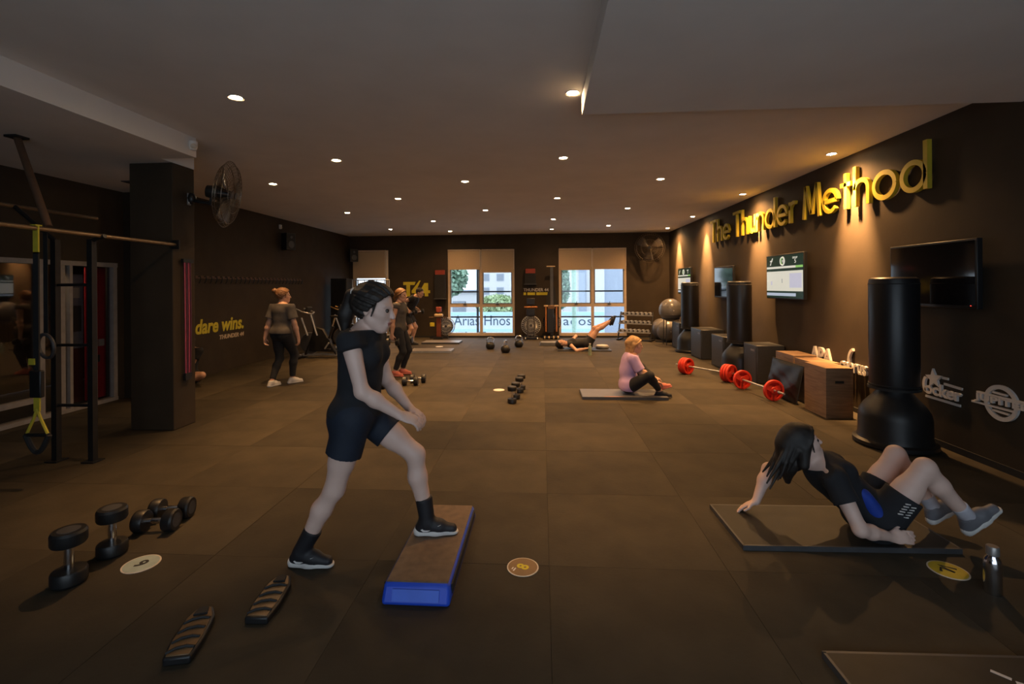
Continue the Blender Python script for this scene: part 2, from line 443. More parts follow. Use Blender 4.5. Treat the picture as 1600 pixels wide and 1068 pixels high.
# letters: each window shows one piece of the lettering
TB = Matrix.Translation((-4.51 + 0.4, -0.028, 1.12)) @ M_BACK
text_mb('Arias', 1.30, 0.50, TB, 0.006).build('lettering', M_LETGREY, t, smooth=0)
TB = Matrix.Translation((-2.94 + 0.4, -0.028, 1.12)) @ M_BACK
text_mb('Hnos', 1.31, 0.50, TB, 0.006).build('lettering', M_LETGREY, t, smooth=0)
TB = Matrix.Translation((1.06 + 0.4, -0.028, 1.12)) @ M_BACK
text_mb("ados", 1.42, 0.44, TB, 0.006, space=1.1).build('lettering', M_LETGREY, t, smooth=0)
# guard rails just outside the glass
t = thing('guard_rail', 'dark horizontal guard rails outside the back windows', 'railing', (0, 15.3, 0))
for z in (0.61, 1.43): MB().box((-1.3, 0, z), (9.6, 0.03, 0.045)).build('rail', M_STEEL, t)
for xx in (-6.1, -3.45, -0.05, 3.5): MB().box((xx, 0.03, 0.1), (0.04, 0.03, 3.0)).build('post', M_STEEL, t)
# poles in the street
t = thing('street_pole', 'thin dark street pole behind the left wide window', 'pole', (-2.6, 19.0, -1.5))
MB().cyl((0, 0, 0), (0, 0, 6), 0.05, 0.04).build('shaft', M_STEEL, t)
MB().cyl((0, 0, 0), (0, 0, 0.3), 0.09, 0.06).build('foot', M_STEEL, t)
t = thing('street_pole', 'pale green street pole behind the right wide window', 'pole', (1.3, 19.5, -1.5))
MB().cyl((0, 0, 0), (0, 0, 6), 0.10, 0.09).build('shaft', M_GPOLE, t)
MB().cyl((0, 0, 0), (0, 0, 0.3), 0.16, 0.11).build('foot', M_GPOLE, t)
# trees: trunk and a crown of many small leaf blades
def tree(loc, h, rx, rz, m, label, n=2600, leaf=0.22):
    t = thing('street_tree', label, 'tree', loc, 0, 'trees across the street')
    MB().cyl((0, 0, 0), (0.1, 0, h), 0.16, 0.08).cyl((0.05, 0, h * 0.6), (rx * 0.5, 0.2, h + rz * 0.3), 0.07, 0.03).cyl((0.05, 0, h * 0.65), (-rx * 0.5, -0.2, h + rz * 0.2), 0.07, 0.03).build('trunk', M_TRUNK, t)
    rg = np.random.default_rng(int(abs(loc[0]) * 100)); P = []; F = []
    for k in range(n):
        d = unit(rg.normal(size=3)); r = rg.uniform(0.45, 1.0) ** 0.6
        c = V(d[0] * rx * r, d[1] * rx * r, h + rz * 0.4 + d[2] * rz * r); a = unit(rg.normal(size=3)) * leaf; b = unit(np.cross(a, rg.normal(size=3))) * leaf * 0.6
        P += [c - a, c + b, c + a, c - b]; F.append((4 * k, 4 * k + 1, 4 * k + 2, 4 * k + 3))
    o = MB().add(P, F).build('crown', m, t, smooth=0); o['kind'] = 'stuff'
tree((-7.4, 36, -1.5), 3.2, 1.7, 1.5, M_LEAF, 'dark green tree seen through the left half of the left wide window')
tree((-3.2, 34, -1.5), 1.2, 1.5, 0.9, M_LEAF2, 'low light green tree in the right half of the left wide window')
tree((1.35, 38, -1.5), 2.4, 0.8, 2.0, M_LEAF, 'slim tree at the left edge of the right wide window')
# buildings
t = thing('apartment_building', 'white apartment block with small square windows', 'building', (-3.0, 52, -1.5))
MB().box((0, 2, 5), (8.5, 4, 10)).build('wall', M_FACADE, t)
for i in range(5):
    for j in range(4):
        w = MB().box((-3.2 + i * 1.6, -0.02, 2.6 + j * 1.5), (0.8, 0.08, 0.8)).build('window', M_FACADE2, t)
        MB().box((-3.2 + i * 1.6, -0.07, 2.6 + j * 1.5), (0.66, 0.02, 0.66)).build('pane', M_PANE, w)
MB().box((0, 1.9, 10.1), (8.8, 4.4, 0.25)).build('roof', M_FACADE2, t)
t = thing('low_building', 'low white building with a flat parapet behind the tree', 'building', (-9.0, 42, -1.5))
MB().box((0, 1.5, 1.3), (6.5, 3, 2.6)).build('wall', M_FACADE, t)
MB().box((0, 1.4, 2.7), (6.8, 3.3, 0.2)).build('parapet', M_FACADE2, t)
MB().box((1.6, -0.02, 1.2), (1.2, 0.06, 1.2)).build('window', M_PANE, t)
t = thing('tower_building', 'pale tower front with grey vertical strips behind the right wide window', 'building', (4.2, 46, -1.5))
MB().box((0.2, 1.5, 6), (4.6, 3, 12)).build('wall', M_FACADE, t)
MB().box((-0.3, -0.1, 6), (0.7, 0.2, 12)).build('strip', M_FACADE2, t)
t = thing('grey_building', 'blue grey rendered building on the right behind the right wide window', 'building', (4.45, 27, -1.5))
MB().box((0.9, 1.5, 4), (3.8, 3, 8)).build('wall', M_FACADE2, t)
MB().box((-1.2, 1.4, 4), (0.5, 3, 8)).build('corner_strip', M_FACADE, t)
# parked car roofs showing over the hoarding
M_CAR = mat('car_white', (0.75, 0.75, 0.76), 0.3)
for (cx, lab) in ((-6.9, 'white parked car behind the left part of the hoarding'), (-2.2, 'second white parked car behind the hoarding')):
    t = thing('parked_car', lab, 'car', (cx, 27.5, -1.5), 0, 'cars parked behind the hoarding')
    prof = [(-2.0, 0.35), (-2.0, 0.85), (-1.2, 1.0), (-0.6, 1.45), (0.8, 1.48), (1.5, 1.0), (2.0, 0.9), (2.05, 0.35)]
    Mx = Matrix(((1, 0, 0, 0), (0, 0, 1, -0.8), (0, 1, 0, 0), (0, 0, 0, 1)))
    MB().prism(prof, 1.6, Mx).build('body', M_CAR, t, bevel=0.05)
    for sx in (-1.25, 1.3):
        for sy in (-0.72, 0.72): MB().cyl((sx, sy - 0.1, 0.32), (sx, sy + 0.1, 0.32), 0.32, n=20).build('wheel', M_BLACKM, t)
    MB().prism([(-1.05, 1.03), (-0.58, 1.38), (0.72, 1.4), (1.3, 1.03)], 1.62, Matrix.Translation((0, -0.81, 0)) @ Matrix(((1, 0, 0, 0), (0, 0, 1, 0), (0, 1, 0, 0), (0, 0, 0, 1)))).build('side_glass', M_PANE, t)

# ================================================================== DOWNLIGHTS
M_LAMP = mat('lamp_glow', (1, 0.9, 0.7), 0.5, emit=(1.0, 0.74, 0.44), estr=190.0)
M_RING = mat('downlight_ring', (0.42, 0.36, 0.30), 0.5)
COLS = [('leftmost', [(-4.2, 7.17), (-4.23, 10.09), (-4.25, 13.1)]),
        ('second from left', [(-2.6, 3.89), (-2.62, 5.91), (-2.64, 8.58), (-2.68, 11.59), (-2.68, 13.75)]),
        ('third from left', [(-1.18, 7.27), (-1.2, 10.06)]),
        ('fourth from left', [(0.27, 4.02), (0.28, 6.05), (0.29, 8.81), (0.28, 11.57), (0.29, 13.6)]),
        ('fifth from left', [(1.82, 7.38), (1.81, 10.12), (1.81, 12.97)]),
        ('rightmost wall washing', [(3.62, 6.16), (3.61, 8.76), (3.58, 11.5), (3.58, 13.74)])]
ORD = ['nearest', 'second nearest', 'third nearest', 'fourth nearest', 'fifth nearest']
proto_dl = thing('downlight', 'x', 'downlight')
MB().lathe([(0.046, -0.004), (0.062, -0.010), (0.064, -0.002), (0.06, 0.0)], 28).build('trim_ring', M_RING, proto_dl)
MB().lathe([(0.0, -0.012), (0.03, -0.010), (0.048, -0.004), (0.048, -0.001)], 24).build('lamp', M_LAMP, proto_dl)
first = True
LS = {}
for ci, (cn, pts) in enumerate(COLS):
    for k, (x, y) in enumerate(pts):
        o = proto_dl if first else copy_tree(proto_dl); first = False
        put(o, (x, y, ZC), 0, 'recessed warm downlight, %s to the viewer in the %s line' % (ORD[k], cn), 'ceiling downlights')
        kd = 'wash' if ci == 5 else ('front' if y < 4.5 else 'down')
        if kd not in LS:
            pw, ps, deg = dict(wash=(WASH_POWER, SPILL_WASH, 46), front=(FRONT_POWER, SPILL_FRONT, 68), down=(DOWN_POWER, SPILL_DOWN, 68))[kd]
            pair = []
            for nm, e, dg in (('downlight_core', pw, deg), ('downlight_spill', ps, 150)):
                l = bpy.data.lights.new(nm, 'SPOT'); l.color = WARM; l.energy = e
                l.spot_size = math.radians(dg); l.spot_blend = 1.0; l.shadow_soft_size = 0.035; pair.append(l)
            LS[kd] = pair
        for q, l in enumerate(LS[kd]):
            lo = bpy.data.objects.new(l.name, l); C.objects.link(lo); lo.parent = o
            lo.location = (0, 0, -0.03)
            if kd == 'wash' and q == 0: lo.rotation_euler = (0, math.radians(-16), 0); lo.location.x = 0.03

# ================================================================== RIGHT WALL
# ---- raised letters of the wall sign: a monoline letter set built from strokes
def arc(cx, cy, rx, ry, a0, a1, n=22):
    return [(cx + rx * math.cos(math.radians(a0 + (a1 - a0) * k / n)), cy + ry * math.sin(math.radians(a0 + (a1 - a0) * k / n))) for k in range(n + 1)]
XH = 0.66
GL = {
 'T': (0.62, [[(0.0, 0.96), (0.62, 0.96)], [(0.31, 0.0), (0.31, 0.96)]]),
 'h': (0.50, [[(0.04, 0.0), (0.04, 1.0)], arc(0.25, XH - 0.25, 0.21, 0.21, 180, 0) + [(0.46, 0.0)]]),
 'e': (0.60, [[(0.05, XH / 2), (0.55, XH / 2)], arc(0.30, XH / 2, 0.26, XH / 2 - 0.04, 0, 318)]),
 'u': (0.50, [[(0.04, XH), (0.04, 0.25)] + arc(0.25, 0.25, 0.21, 0.21, 180, 360), [(0.46, 0.0), (0.46, XH)]]),
 'n': (0.50, [[(0.04, 0.0), (0.04, XH)], arc(0.25, XH - 0.25, 0.21, 0.21, 180, 0) + [(0.46, 0.0)]]),
 'd': (0.64, [arc(0.31, XH / 2, 0.27, XH / 2 - 0.04, 0, 360, 34), [(0.60, 0.0), (0.60, 1.0)]]),
 'r': (0.34, [[(0.04, 0.0), (0.04, XH)], arc(0.25, XH - 0.25, 0.21, 0.21, 180, 70)]),
 'M': (0.78, [[(0.04, 0.0), (0.14, 0.96)], [(0.14, 0.96), (0.39, 0.12)], [(0.39, 0.12), (0.64, 0.96)], [(0.64, 0.96), (0.74, 0.0)]]),
 't': (0.36, [[(0.18, 0.0), (0.18, 0.92)], [(0.0, XH - 0.03), (0.36, XH - 0.03)]]),
 'o': (0.66, [arc(0.33, XH / 2, 0.29, XH / 2 - 0.04, 0, 360, 34)]),
}
def ribbon(pts, w):
    L = []; Rr = []
    for i, p in enumerate(pts):
        a = pts[max(i - 1, 0)]; b = pts[min(i + 1, len(pts) - 1)]
        if i == 0 and pts[0] == pts[-1]: a = pts[-2]
        dx, dy = b[0] - a[0], b[1] - a[1]; q = math.hypot(dx, dy) or 1
        L.append((p[0] - dy / q * w / 2, p[1] + dx / q * w / 2)); Rr.append((p[0] + dy / q * w / 2, p[1] - dx / q * w / 2))
    return L, Rr
def stroke_mb(strokes, w, sx, sy, depth, M, lift=0.0):
    mb = MB()
    for st in strokes:
        pts = [(p[0] * sx, p[1] * sy) for p in st]; L, Rr = ribbon(pts, w); n = len(L)
        P = [M @ Vector((x, y, lift)) for x, y in L] + [M @ Vector((x, y, lift)) for x, y in Rr] + [M @ Vector((x, y, lift + depth)) for x, y in L] + [M @ Vector((x, y, lift + depth)) for x, y in Rr]
        F = []
        for i in range(n - 1):
            F += [(2 * n + i, 3 * n + i, 3 * n + i + 1, 2 * n + i + 1), (i, i + 1, n + i + 1, n + i), (i, 2 * n + i, 2 * n + i + 1, i + 1), (n + i, n + i + 1, 3 * n + i + 1, 3 * n + i)]
        F += [(0, n, 3 * n, 2 * n), (n - 1, 3 * n - 1, 4 * n - 1, 2 * n - 1)]
        mb.add(P, F)
    return mb
sign = thing('wall_sign', 'large yellow raised letters reading The Thunder Method high on right wall', 'sign', (XR, 8.0, 2.55))
for word, y0, y1 in (('The', 11.08, 10.0), ('Thunder', 9.80, 7.45), ('Method', 7.25, 4.98)):
    gap = 0.10; tot = sum(GL[c][0] for c in word) + gap * (len(word) - 1); sx = (y0 - y1) / tot; cx = 0
    for c in word:
        Mx = Matrix.Translation((0, y0 - cx * sx - 8.0, 0)) @ M_RIGHT
        stroke_mb(GL[c][1], 0.054, sx, 0.49, 0.045, Mx, 0.015).build('letter', M_YELLOW, sign, smooth=30)
        cx += GL[c][0] + gap

# ---- televisions
def tv(y0, y1, z0, z1, label, on):
    yc = (y0 + y1) / 2; w = y1 - y0; h = z1 - z0
    t = thing('television', label, 'television', (XR, yc, z0), 0, 'wall televisions')
    MB().box((-0.07, 0, h / 2), (0.05, w, h)).build('housing', M_BLACK, t, bevel=0.006)
    MB().box((-0.0235, 0, h / 2), (0.043, 0.3, 0.25)).build('wall_bracket', M_STEEL, t)
    b = 0.02
    if not on:
        MB().box((-0.096, 0, h / 2 + 0.005), (0.003, w - 2 * b, h - 2 * b - 0.01)).build('screen', mat('dead_screen', (0.006, 0.006, 0.008), 0.06, vary=0.02, spec=0.7), t)
        return t
    E_ = 0.75
    sg = mat('screen_green', (0.01, 0.02, 0.015), 0.2, emit=(0.012, 0.03, 0.02), estr=E_)
    sw = mat('screen_white', (0.05, 0.05, 0.05), 0.2, emit=(0.86, 0.82, 0.68), estr=E_)
    sl = mat('screen_lilac', (0.05, 0.05, 0.05), 0.2, emit=(0.66, 0.64, 0.76), estr=E_)
    sb = mat('screen_blue', (0.05, 0.05, 0.05), 0.2, emit=(0.52, 0.60, 0.72), estr=E_)
    sx = mat('screen_lime', (0.05, 0.05, 0.05), 0.2, emit=(0.30, 0.65, 0.15), estr=E_)
    sd = mat('screen_grey', (0.05, 0.05, 0.05), 0.2, emit=(0.22, 0.24, 0.28), estr=E_)
    sc = MB().box((-0.096, 0, h / 2), (0.003, w - 2 * b, h - 2 * b)).build('screen', sg, t)
    W, Hh = w - 2 * b, h - 2 * b
    def rect(u0, u1, v0, v1, m, name, lift=0.0):      # u from the viewer's left, v from the top
        MB().span((-0.0985 - lift, W / 2 - u0 * W, b + Hh - v0 * Hh), (-0.0975 - lift, W / 2 - u1 * W, b + Hh - v1 * Hh)).build(name, m, sc, smooth=0)
    rect(0.0, 0.82, 0.255, 0.305, sw, 'progress_bar'); rect(0.82, 1.0, 0.255, 0.305, sx, 'progress_end')
    rect(0.0, 1.0, 0.37, 0.84, sw, 'exercise_panel'); rect(0.66, 0.97, 0.43, 0.76, sl, 'exercise_picture', 0.001)
    rect(0.0, 0.82, 0.885, 0.955, sb, 'caption_bar')
    rect(0.13, 0.17, 0.60, 0.70, sl, 'exercise_figure', 0.001); rect(0.45, 0.465, 0.55, 0.65, sd, 'exercise_figure', 0.001)
    cy, cz = W / 2 - 0.47 * W, b + Hh - 0.135 * Hh
    MB().torus((-0.0985, cy, cz), 0.06, 0.013, (1, 0, 0), 28, 6).build('timer_ring', sx if False else sw, sc)
    MB().torus((-0.0990, cy, cz), 0.048, 0.006, (1, 0, 0), 28, 6).build('timer_ring', sx, sc)
    Mt = Matrix.Translation((-0.0975, cy + 0.025, cz - 0.022)) @ M_RIGHT
    text_mb('10', 0.05, 0.045, Mt, 0.002).build('timer_digits', sw, sc, smooth=0)
    Mt = Matrix.Translation((-0.0975, W / 2 - 0.74 * W, b + Hh - 0.10 * Hh)) @ M_RIGHT
    text_mb('GROUP', 0.14, 0.03, Mt, 0.002).build('heading', sw, sc, smooth=0)
    Mt = Matrix.Translation((-0.0975, W / 2 - 0.79 * W, b + Hh - 0.20 * Hh)) @ M_RIGHT
    text_mb('5', 0.045, 0.06, Mt, 0.002).build('heading', sw, sc, smooth=0)
    # little lightning figure at the left of the header
    bolt = [(0.0, 0.0), (0.035, 0.055), (0.0, 0.06), (0.005, 0.075), (0.05, 0.08), (0.085, 0.12), (0.10, 0.11), (0.075, 0.06), (0.05, 0.05), (0.03, 0.0)]
    MB().prism(bolt, 0.002, Matrix.Translation((-0.0975, W / 2 - 0.10 * W, b + Hh - 0.215 * Hh)) @ M_RIGHT).build('logo', sw, sc, smooth=0)
    return t
tvn = tv(4.40, 5.44, 1.37, 2.0, 'large black television switched off behind the nearest punching bag', False)
MB().box((-0.098, -0.46, 0.03), (0.004, 0.006, 0.006)).build('standby_light', mat('red_led', (0.2, 0, 0), 0.4, emit=(1, 0.05, 0.03), estr=3), tvn)
tv(7.15, 8.30, 1.37, 2.08, 'lit television with green header below the word Thunder', True)
tv(9.72, 10.74, 1.33, 1.99, 'dark television with window reflection behind the middle punching bag', False)
tv(12.42, 13.55, 1.36, 2.06, 'lit television farthest along the right wall near back corner', True)

# ---- white sponsor logos on the right wall
def logo(name, label, y, z): return thing(name, label, 'sign', (XR, y, z), 0)
t = logo('sponsor_letters', 'white raised letters APA low on right wall behind wooden box', 7.12, 0.50)
text_mb('APA', 0.50, 0.22, M_RIGHT.copy(), 0.03, bold=0.03).build('lettering', M_WHITELET, t, smooth=30)
t = logo('sponsor_letters', 'white raised lettering with tall flourish beside the wooden box', 6.44, 0.49)
text_mb('cebrus', 0.50, 0.17, M_RIGHT.copy(), 0.03, bold=0.02).build('lettering', M_WHITELET, t, smooth=30)
stroke_mb([arc(0.27, 0.13, 0.10, 0.16, 180, 100)], 0.035, 1, 1, 0.03, M_RIGHT.copy()).build('flourish', M_WHITELET, t, smooth=30)
t = logo('sponsor_letters', 'white star logo over the lettering ocker right of the punching bag', 5.08, 0.49)
text_mb('ocker', 0.42, 0.12, M_RIGHT.copy(), 0.022, bold=0.025).build('lettering', M_WHITELET, t, smooth=30)
star = []
for k in range(10):
    r = 0.10 if k % 2 == 0 else 0.045; a = math.radians(90 + 36 * k + 6); star.append((0.11 + r * math.cos(a), 0.165 + r * math.sin(a)))
MB().prism(star, 0.022, M_RIGHT.copy()).build('star', M_WHITELET, t, smooth=0)
stroke_mb([[(0.20, 0.19), (0.27, 0.19)], [(0.22, 0.135), (0.42, 0.125)], [(0.0, -0.03), (0.40, -0.035)]], 0.022, 1, 1, 0.012, M_RIGHT.copy()).build('underline', M_WHITELET, t, smooth=30)
stroke_mb([arc(0.05, 0.09, 0.06, 0.09, 230, 130)], 0.03, 1, 1, 0.022, M_RIGHT.copy()).build('swoop', M_WHITELET, t, smooth=30)
t = logo('sponsor_letters', 'white ring logo crossed by the lettering JUPITER at the right edge', 4.55, 0.46)
stroke_mb([arc(0.27, 0.12, 0.135, 0.135, 0, 360, 40)], 0.035, 1, 1, 0.02, M_RIGHT.copy()).build('ring', M_WHITELET, t, smooth=30)
text_mb('JUPITER', 0.50, 0.075, Matrix.Translation((0, -0.03, 0.085)) @ M_RIGHT, 0.024, bold=0.03).build('lettering', M_WHITELET, t, smooth=30)
stroke_mb([[(0.0, 0.075), (0.40, 0.075)], [(0.05, 0.17), (0.50, 0.17)], [(0.40, 0.112), (0.52, 0.112)], [(0.20, 0.20), (0.32, 0.195)], [(0.20, 0.045), (0.34, 0.04)]], 0.016, 1, 1, 0.022, M_RIGHT.copy()).build('bars', M_WHITELET, t, smooth=30)

# ================================================================== FREE STANDING PUNCHING BAGS
def punch_bag(loc, label, rz=0):
    t = thing('punching_bag', label, 'punching bag', loc, rz, 'free standing punching bags')
    MB().lathe([(0.30, 0.0), (0.345, 0.015), (0.345, 0.05), (0.31, 0.065), (0.30, 0.10), (0.298, 0.28), (0.285, 0.34), (0.25, 0.40), (0.19, 0.47), (0.14, 0.535), (0.14, 0.56)], 40).build('base', M_BLACK, t, smooth=40)
    MB().cyl((0, 0, 0.54), (0, 0, 0.60), 0.09).build('neck', M_STEEL, t)
    c = MB().lathe([(0.0, 0.55), (0.175, 0.55), (0.198, 0.57), (0.205, 0.62), (0.205, 1.60), (0.196, 1.65), (0.175, 1.665), (0.0, 1.668)], 40).build('cylinder', M_VINYL, t)
    for zz in (0.60, 1.60): MB().torus((0, 0, zz), 0.205, 0.006, n=40, m=6).build('seam', M_BLACKM, c)
    MB().cyl((0, 0, 0.555), (0, 0, 0.58), 0.215, n=40).build('collar', M_BLACKM, t)
punch_bag((3.50, 4.96, 0), 'nearest black free-standing punching bag in front of the dark television', 0.3)
punch_bag((3.545, 8.78, 0), 'middle black free-standing punching bag between two black boxes', 0.1)
punch_bag((3.54, 11.62, 0), 'farthest black free-standing punching bag beside the far lit television', 0.2)

# ================================================================== PLYO BOXES
def soft_box(x0, x1, y0, y1, h, label):
    t = thing('plyo_box', label, 'box', ((x0 + x1) / 2, (y0 + y1) / 2, 0), 0, 'black boxes along the right wall')
    w, d = x1 - x0, y1 - y0
    MB().box((0, 0, h / 2), (w, d, h)).build('body', M_VINYL2, t, bevel=0.015)
    for s in (-1, 1):
        MB().box((-w / 2 - 0.001, s * (d / 2 - 0.02), h / 2), (0.004, 0.006, h - 0.06)).build('seam', M_BLACKM, t)
    MB().box((-w / 2 - 0.003, -d / 2 + 0.14, h - 0.09), (0.004, 0.14, 0.03)).build('patch', M_GREY, t)
    return t
M_VINYL2 = mat('box_vinyl', (0.034, 0.036, 0.041), 0.36, vary=0.12, scale=25)
t = soft_box(3.40, 3.86, 12.02, 12.68, 0.66, 'black padded box farthest back, below the exercise balls')
MB().box((-0.232, -0.2, 0.08), (0.004, 0.12, 0.05)).build('yellow_tag', M_YELLOWF, t)
soft_box(3.40, 3.88, 10.40, 11.12, 0.64, 'black padded box third from the wooden boxes, left of its bag')
soft_box(3.40, 3.88, 9.16, 9.80, 0.62, 'black padded box second from the wooden boxes')
soft_box(3.44, 3.88, 7.86, 8.36, 0.62, 'black padded box nearest to the wooden boxes')
def ply_box(x0, x1, y0, y1, h, label):
    t = thing('wooden_box', label, 'box', ((x0 + x1) / 2, (y0 + y1) / 2, 0), 0, 'plywood boxes')
    w, d = x1 - x0, y1 - y0; e = 0.02
    MB().box((0, 0, h - e / 2), (w, d, e)).build('panel', M_PLY, t, bevel=0.002)
    MB().box((0, 0, e / 2), (w - 2 * e, d - 2 * e, e)).build('panel', M_PLY, t)
    for s in (-1, 1):
        MB().box((s * (w / 2 - e / 2), 0, (h - e) / 2), (e, d, h - e)).build('panel', M_PLY, t, bevel=0.002)
        MB().box((0, s * (d / 2 - e / 2), (h - e) / 2), (w - 2 * e, e, h - e)).build('panel', M_PLY, t, bevel=0.002)
    hs = MB().box((0, -d / 2 - 0.001, h * 0.72), (0.10, 0.003, 0.03)).build('hand_slot', M_BLACKM, t)
    return t
ply_box(3.37, 3.68, 5.87, 6.34, 0.60, 'nearest tall plywood box end-on to the viewer')
ply_box(3.52, 3.84, 6.38, 6.86, 0.58, 'middle plywood box behind the black leather cushion')
ply_box(3.52, 3.84, 6.90, 7.40, 0.60, 'farthest plywood box behind the black leather cushion')
# glossy black cushion leaning on the wooden boxes
t = thing('leather_cushion', 'creased glossy black leather cushion leaning against the plywood boxes', 'cushion', (3.40, 6.92, 0))
rg = np.random.default_rng(3); P = []; F = []
nx, nz = 26, 20
for sgn in (-1, 1):
    for i in range(nx + 1):
        for j in range(nz + 1):
            u, w = i / nx, j / nz
            e = (16 * u * (1 - u) * w * (1 - w)) ** 0.35
            cr = 0.012 * math.sin(9 * u + 7 * w) * e + 0.010 * math.sin(21 * w - 13 * u + 2) * e * (1 - w)
            P.append((sgn * 0.035 * e + (cr if sgn < 0 else 0) + 0.10 * w - 0.05, (u - 0.5) * 0.85, 0.01 + 0.50 * w))
n1 = (nx + 1) * (nz + 1)
for sgn in (0, 1):
    for i in range(nx):
        for j in range(nz):
            a = sgn * n1 + i * (nz + 1) + j; q = (a, a + nz + 1, a + nz + 2, a + 1); F.append(q if sgn else q[::-1])
MB().add(P, F).build('cover', mat('glossy_leather', (0.009, 0.009, 0.010), 0.42, spec=0.35), t, smooth=60)
MB().tube([(-0.05, -0.425, 0.01), (0.05, -0.425, 0.51), (0.05, 0.425, 0.51), (-0.05, 0.425, 0.01)], 0.006, 6).build('piping', M_BLACKM, t)

# ================================================================== BARBELLS
def barbell(p0, p1, n_plates, label):
    p0 = V(*p0); p1 = V(*p1); d = unit(p1 - p0); z = 0.145; L = np.linalg.norm(p1 - p0); c = (p0 + p1) / 2
    t = thing('barbell', label, 'barbell', (c[0], c[1], 0), math.atan2(d[1], d[0]), 'barbells with red plates')
    MB().cyl((-L / 2 - 0.22, 0, z), (L / 2 + 0.22, 0, z), 0.014).build('bar', M_SILVER, t)
    for s in (-1, 1):
        for k in range(n_plates):
            x0 = s * (L / 2 + (k - (n_plates - 1) / 2) * 0.05); hw = 0.02
            pl = MB()
            R = 0.145
            # rim, hub and three webs of the plate
            for (ra, rb, w_) in ((R - 0.032, R, hw), (0.016, 0.05, hw)):
                pl.lathe([(ra, -w_), (rb - 0.006, -w_), (rb, -w_ + 0.006), (rb, w_ - 0.006), (rb - 0.006, w_), (ra, w_), (ra, -w_)], 36, (x0, 0, z), (1, 0, 0))
            for q in range(3):
                a = 2 * PI * q / 3 + 0.5 + k * 0.4
                pl.box((x0, 0.075 * math.cos(a), z + 0.075 * math.sin(a)), (hw * 1.4, 0.085, 0.075), Matrix.Rotation(a, 3, 'X'))
            pl.build('plate', M_RED, t, smooth=35)
        MB().cyl((s * (L / 2 + 0.08), 0, z), (s * (L / 2 + 0.12), 0, z), 0.026).build('collar', M_CHROME, t)
barbell((2.58, 8.72, 0), (3.06, 8.02, 0), 3, 'farther barbell with three red plates at each end')
barbell((3.06, 7.48, 0), (3.17, 6.73, 0), 1, 'nearer barbell with one red plate at each end')

# ================================================================== EXERCISE BALLS AND DUMBBELL RACK
M_BALLM = mat('exercise_ball', (0.16, 0.15, 0.145), 0.28, vary=0.05)
def gym_ball(c, r, label):
    t = thing('exercise_ball', label, 'exercise ball', (c[0], c[1], c[2] - r), 0, 'stacked exercise balls')
    MB().ball((0, 0, r), r, 40).build('ball', M_BALLM, t)
    o = MB().torus((0, 0, r), r * 0.995, 0.004, (0.3, 0.2, 1), 48, 6); 
    for hh in (0.35, -0.35): o.torus((0, 0, r + hh * r), r * math.sqrt(1 - hh * hh), 0.004, (0, 0, 1), 48, 6)
    o.build('rib', M_BALLM, t)
    MB().cyl((0, -r * 0.99, r), (0, -r * 1.005, r), 0.012).build('valve', M_WHITE, t)
gym_ball((3.55, 14.36, 0.31), 0.31, 'lower exercise ball nearest the back wall')
gym_ball((3.56, 13.70, 0.31), 0.31, 'lower exercise ball beside the farthest black box')
gym_ball((3.46, 13.04, 0.93), 0.31, 'large grey exercise ball on top of the stack')
t = thing('ball_stand', 'thin steel ring stand under the top exercise ball', 'stand', (3.46, 13.04, 0))
MB().torus((0, 0, 0.70), 0.223, 0.012, n=32).build('ring', M_STEEL, t)
for a in (0.9, 2.2, 4.0, 5.4): MB().cyl((0.25 * math.cos(a), 0.25 * math.sin(a), 0), (0.23 * math.cos(a), 0.23 * math.sin(a), 0.70), 0.011).build('leg', M_STEEL, t)

def dumbbell_parts(t, r=0.062, grip=0.13, head=0.07, m_head=None, n=20):
    """lying along x, axis at height r"""
    m_head = m_head or M_BLACK
    MB().lathe([(0.016, -grip / 2 - 0.01), (0.016, -grip / 2), (0.0195, -grip * 0.2), (0.0195, grip * 0.2), (0.016, grip / 2), (0.016, grip / 2 + 0.01)], 14, (0, 0, r), (1, 0, 0)).build('handle', M_CHROME, t)
    for s in (-1, 1):
        a = grip / 2
        h = MB().lathe([(0.022, a), (r * 0.92, a + 0.004), (r, a + 0.014), (r, a + head - 0.012), (r * 0.9, a + head), (0.0, a + head)], n, (0, 0, r), (s, 0, 0)).build('head', m_head, t, smooth=30)
        MB().lathe([(r * 0.62, a + head - 0.001), (r * 0.62, a + head + 0.0015), (0, a + head + 0.0015)], n, (0, 0, r), (s, 0, 0)).build('end_disc', M_DGREY, h)
rk = thing('dumbbell_rack', 'three-tier steel dumbbell rack in the back right corner', 'rack', (2.72, 14.02, 0), math.radians(-28))
RW = 0.95
for s in (-1, 1):
    MB().tube([(s * RW / 2, -0.22, 0.03), (s * RW / 2, -0.18, 0.05), (s * RW / 2, 0.12, 0.82)], 0.022, 8).build('upright', M_STEEL, rk)
    MB().box((s * RW / 2, -0.02, 0.02), (0.06, 0.46, 0.04)).build('foot', M_STEEL, rk)
RTM = Matrix.Translation(rk.location) @ Matrix.Rotation(math.radians(-28), 4, 'Z')
rowp = None
for k, (yy, zz, nm) in enumerate(((-0.15, 0.24, 'bottom'), (-0.03, 0.48, 'middle'), (0.09, 0.72, 'top'))):
    MB().box((0, yy, zz), (RW, 0.20, 0.012)).box((0, yy - 0.10, zz + 0.012), (RW, 0.01, 0.03)).build('shelf', M_SILVER, rk)
    for q in range(7):
        if rowp is None:
            rowp = thing('rack_dumbbell', '', 'dumbbell'); dumbbell_parts(rowp, 0.048, 0.08, 0.045, M_SILVER, 14); o = rowp
        else: o = copy_tree(rowp)
        put(o, RTM @ Vector((-0.378 + q * 0.126, yy, zz + 0.0065)), math.radians(62), '%s small silver dumbbell from the left on the %s tier of the rack' % (('first', 'second', 'third', 'fourth', 'fifth', 'sixth', 'seventh')[q], nm), 'dumbbells on the %s tier' % nm)

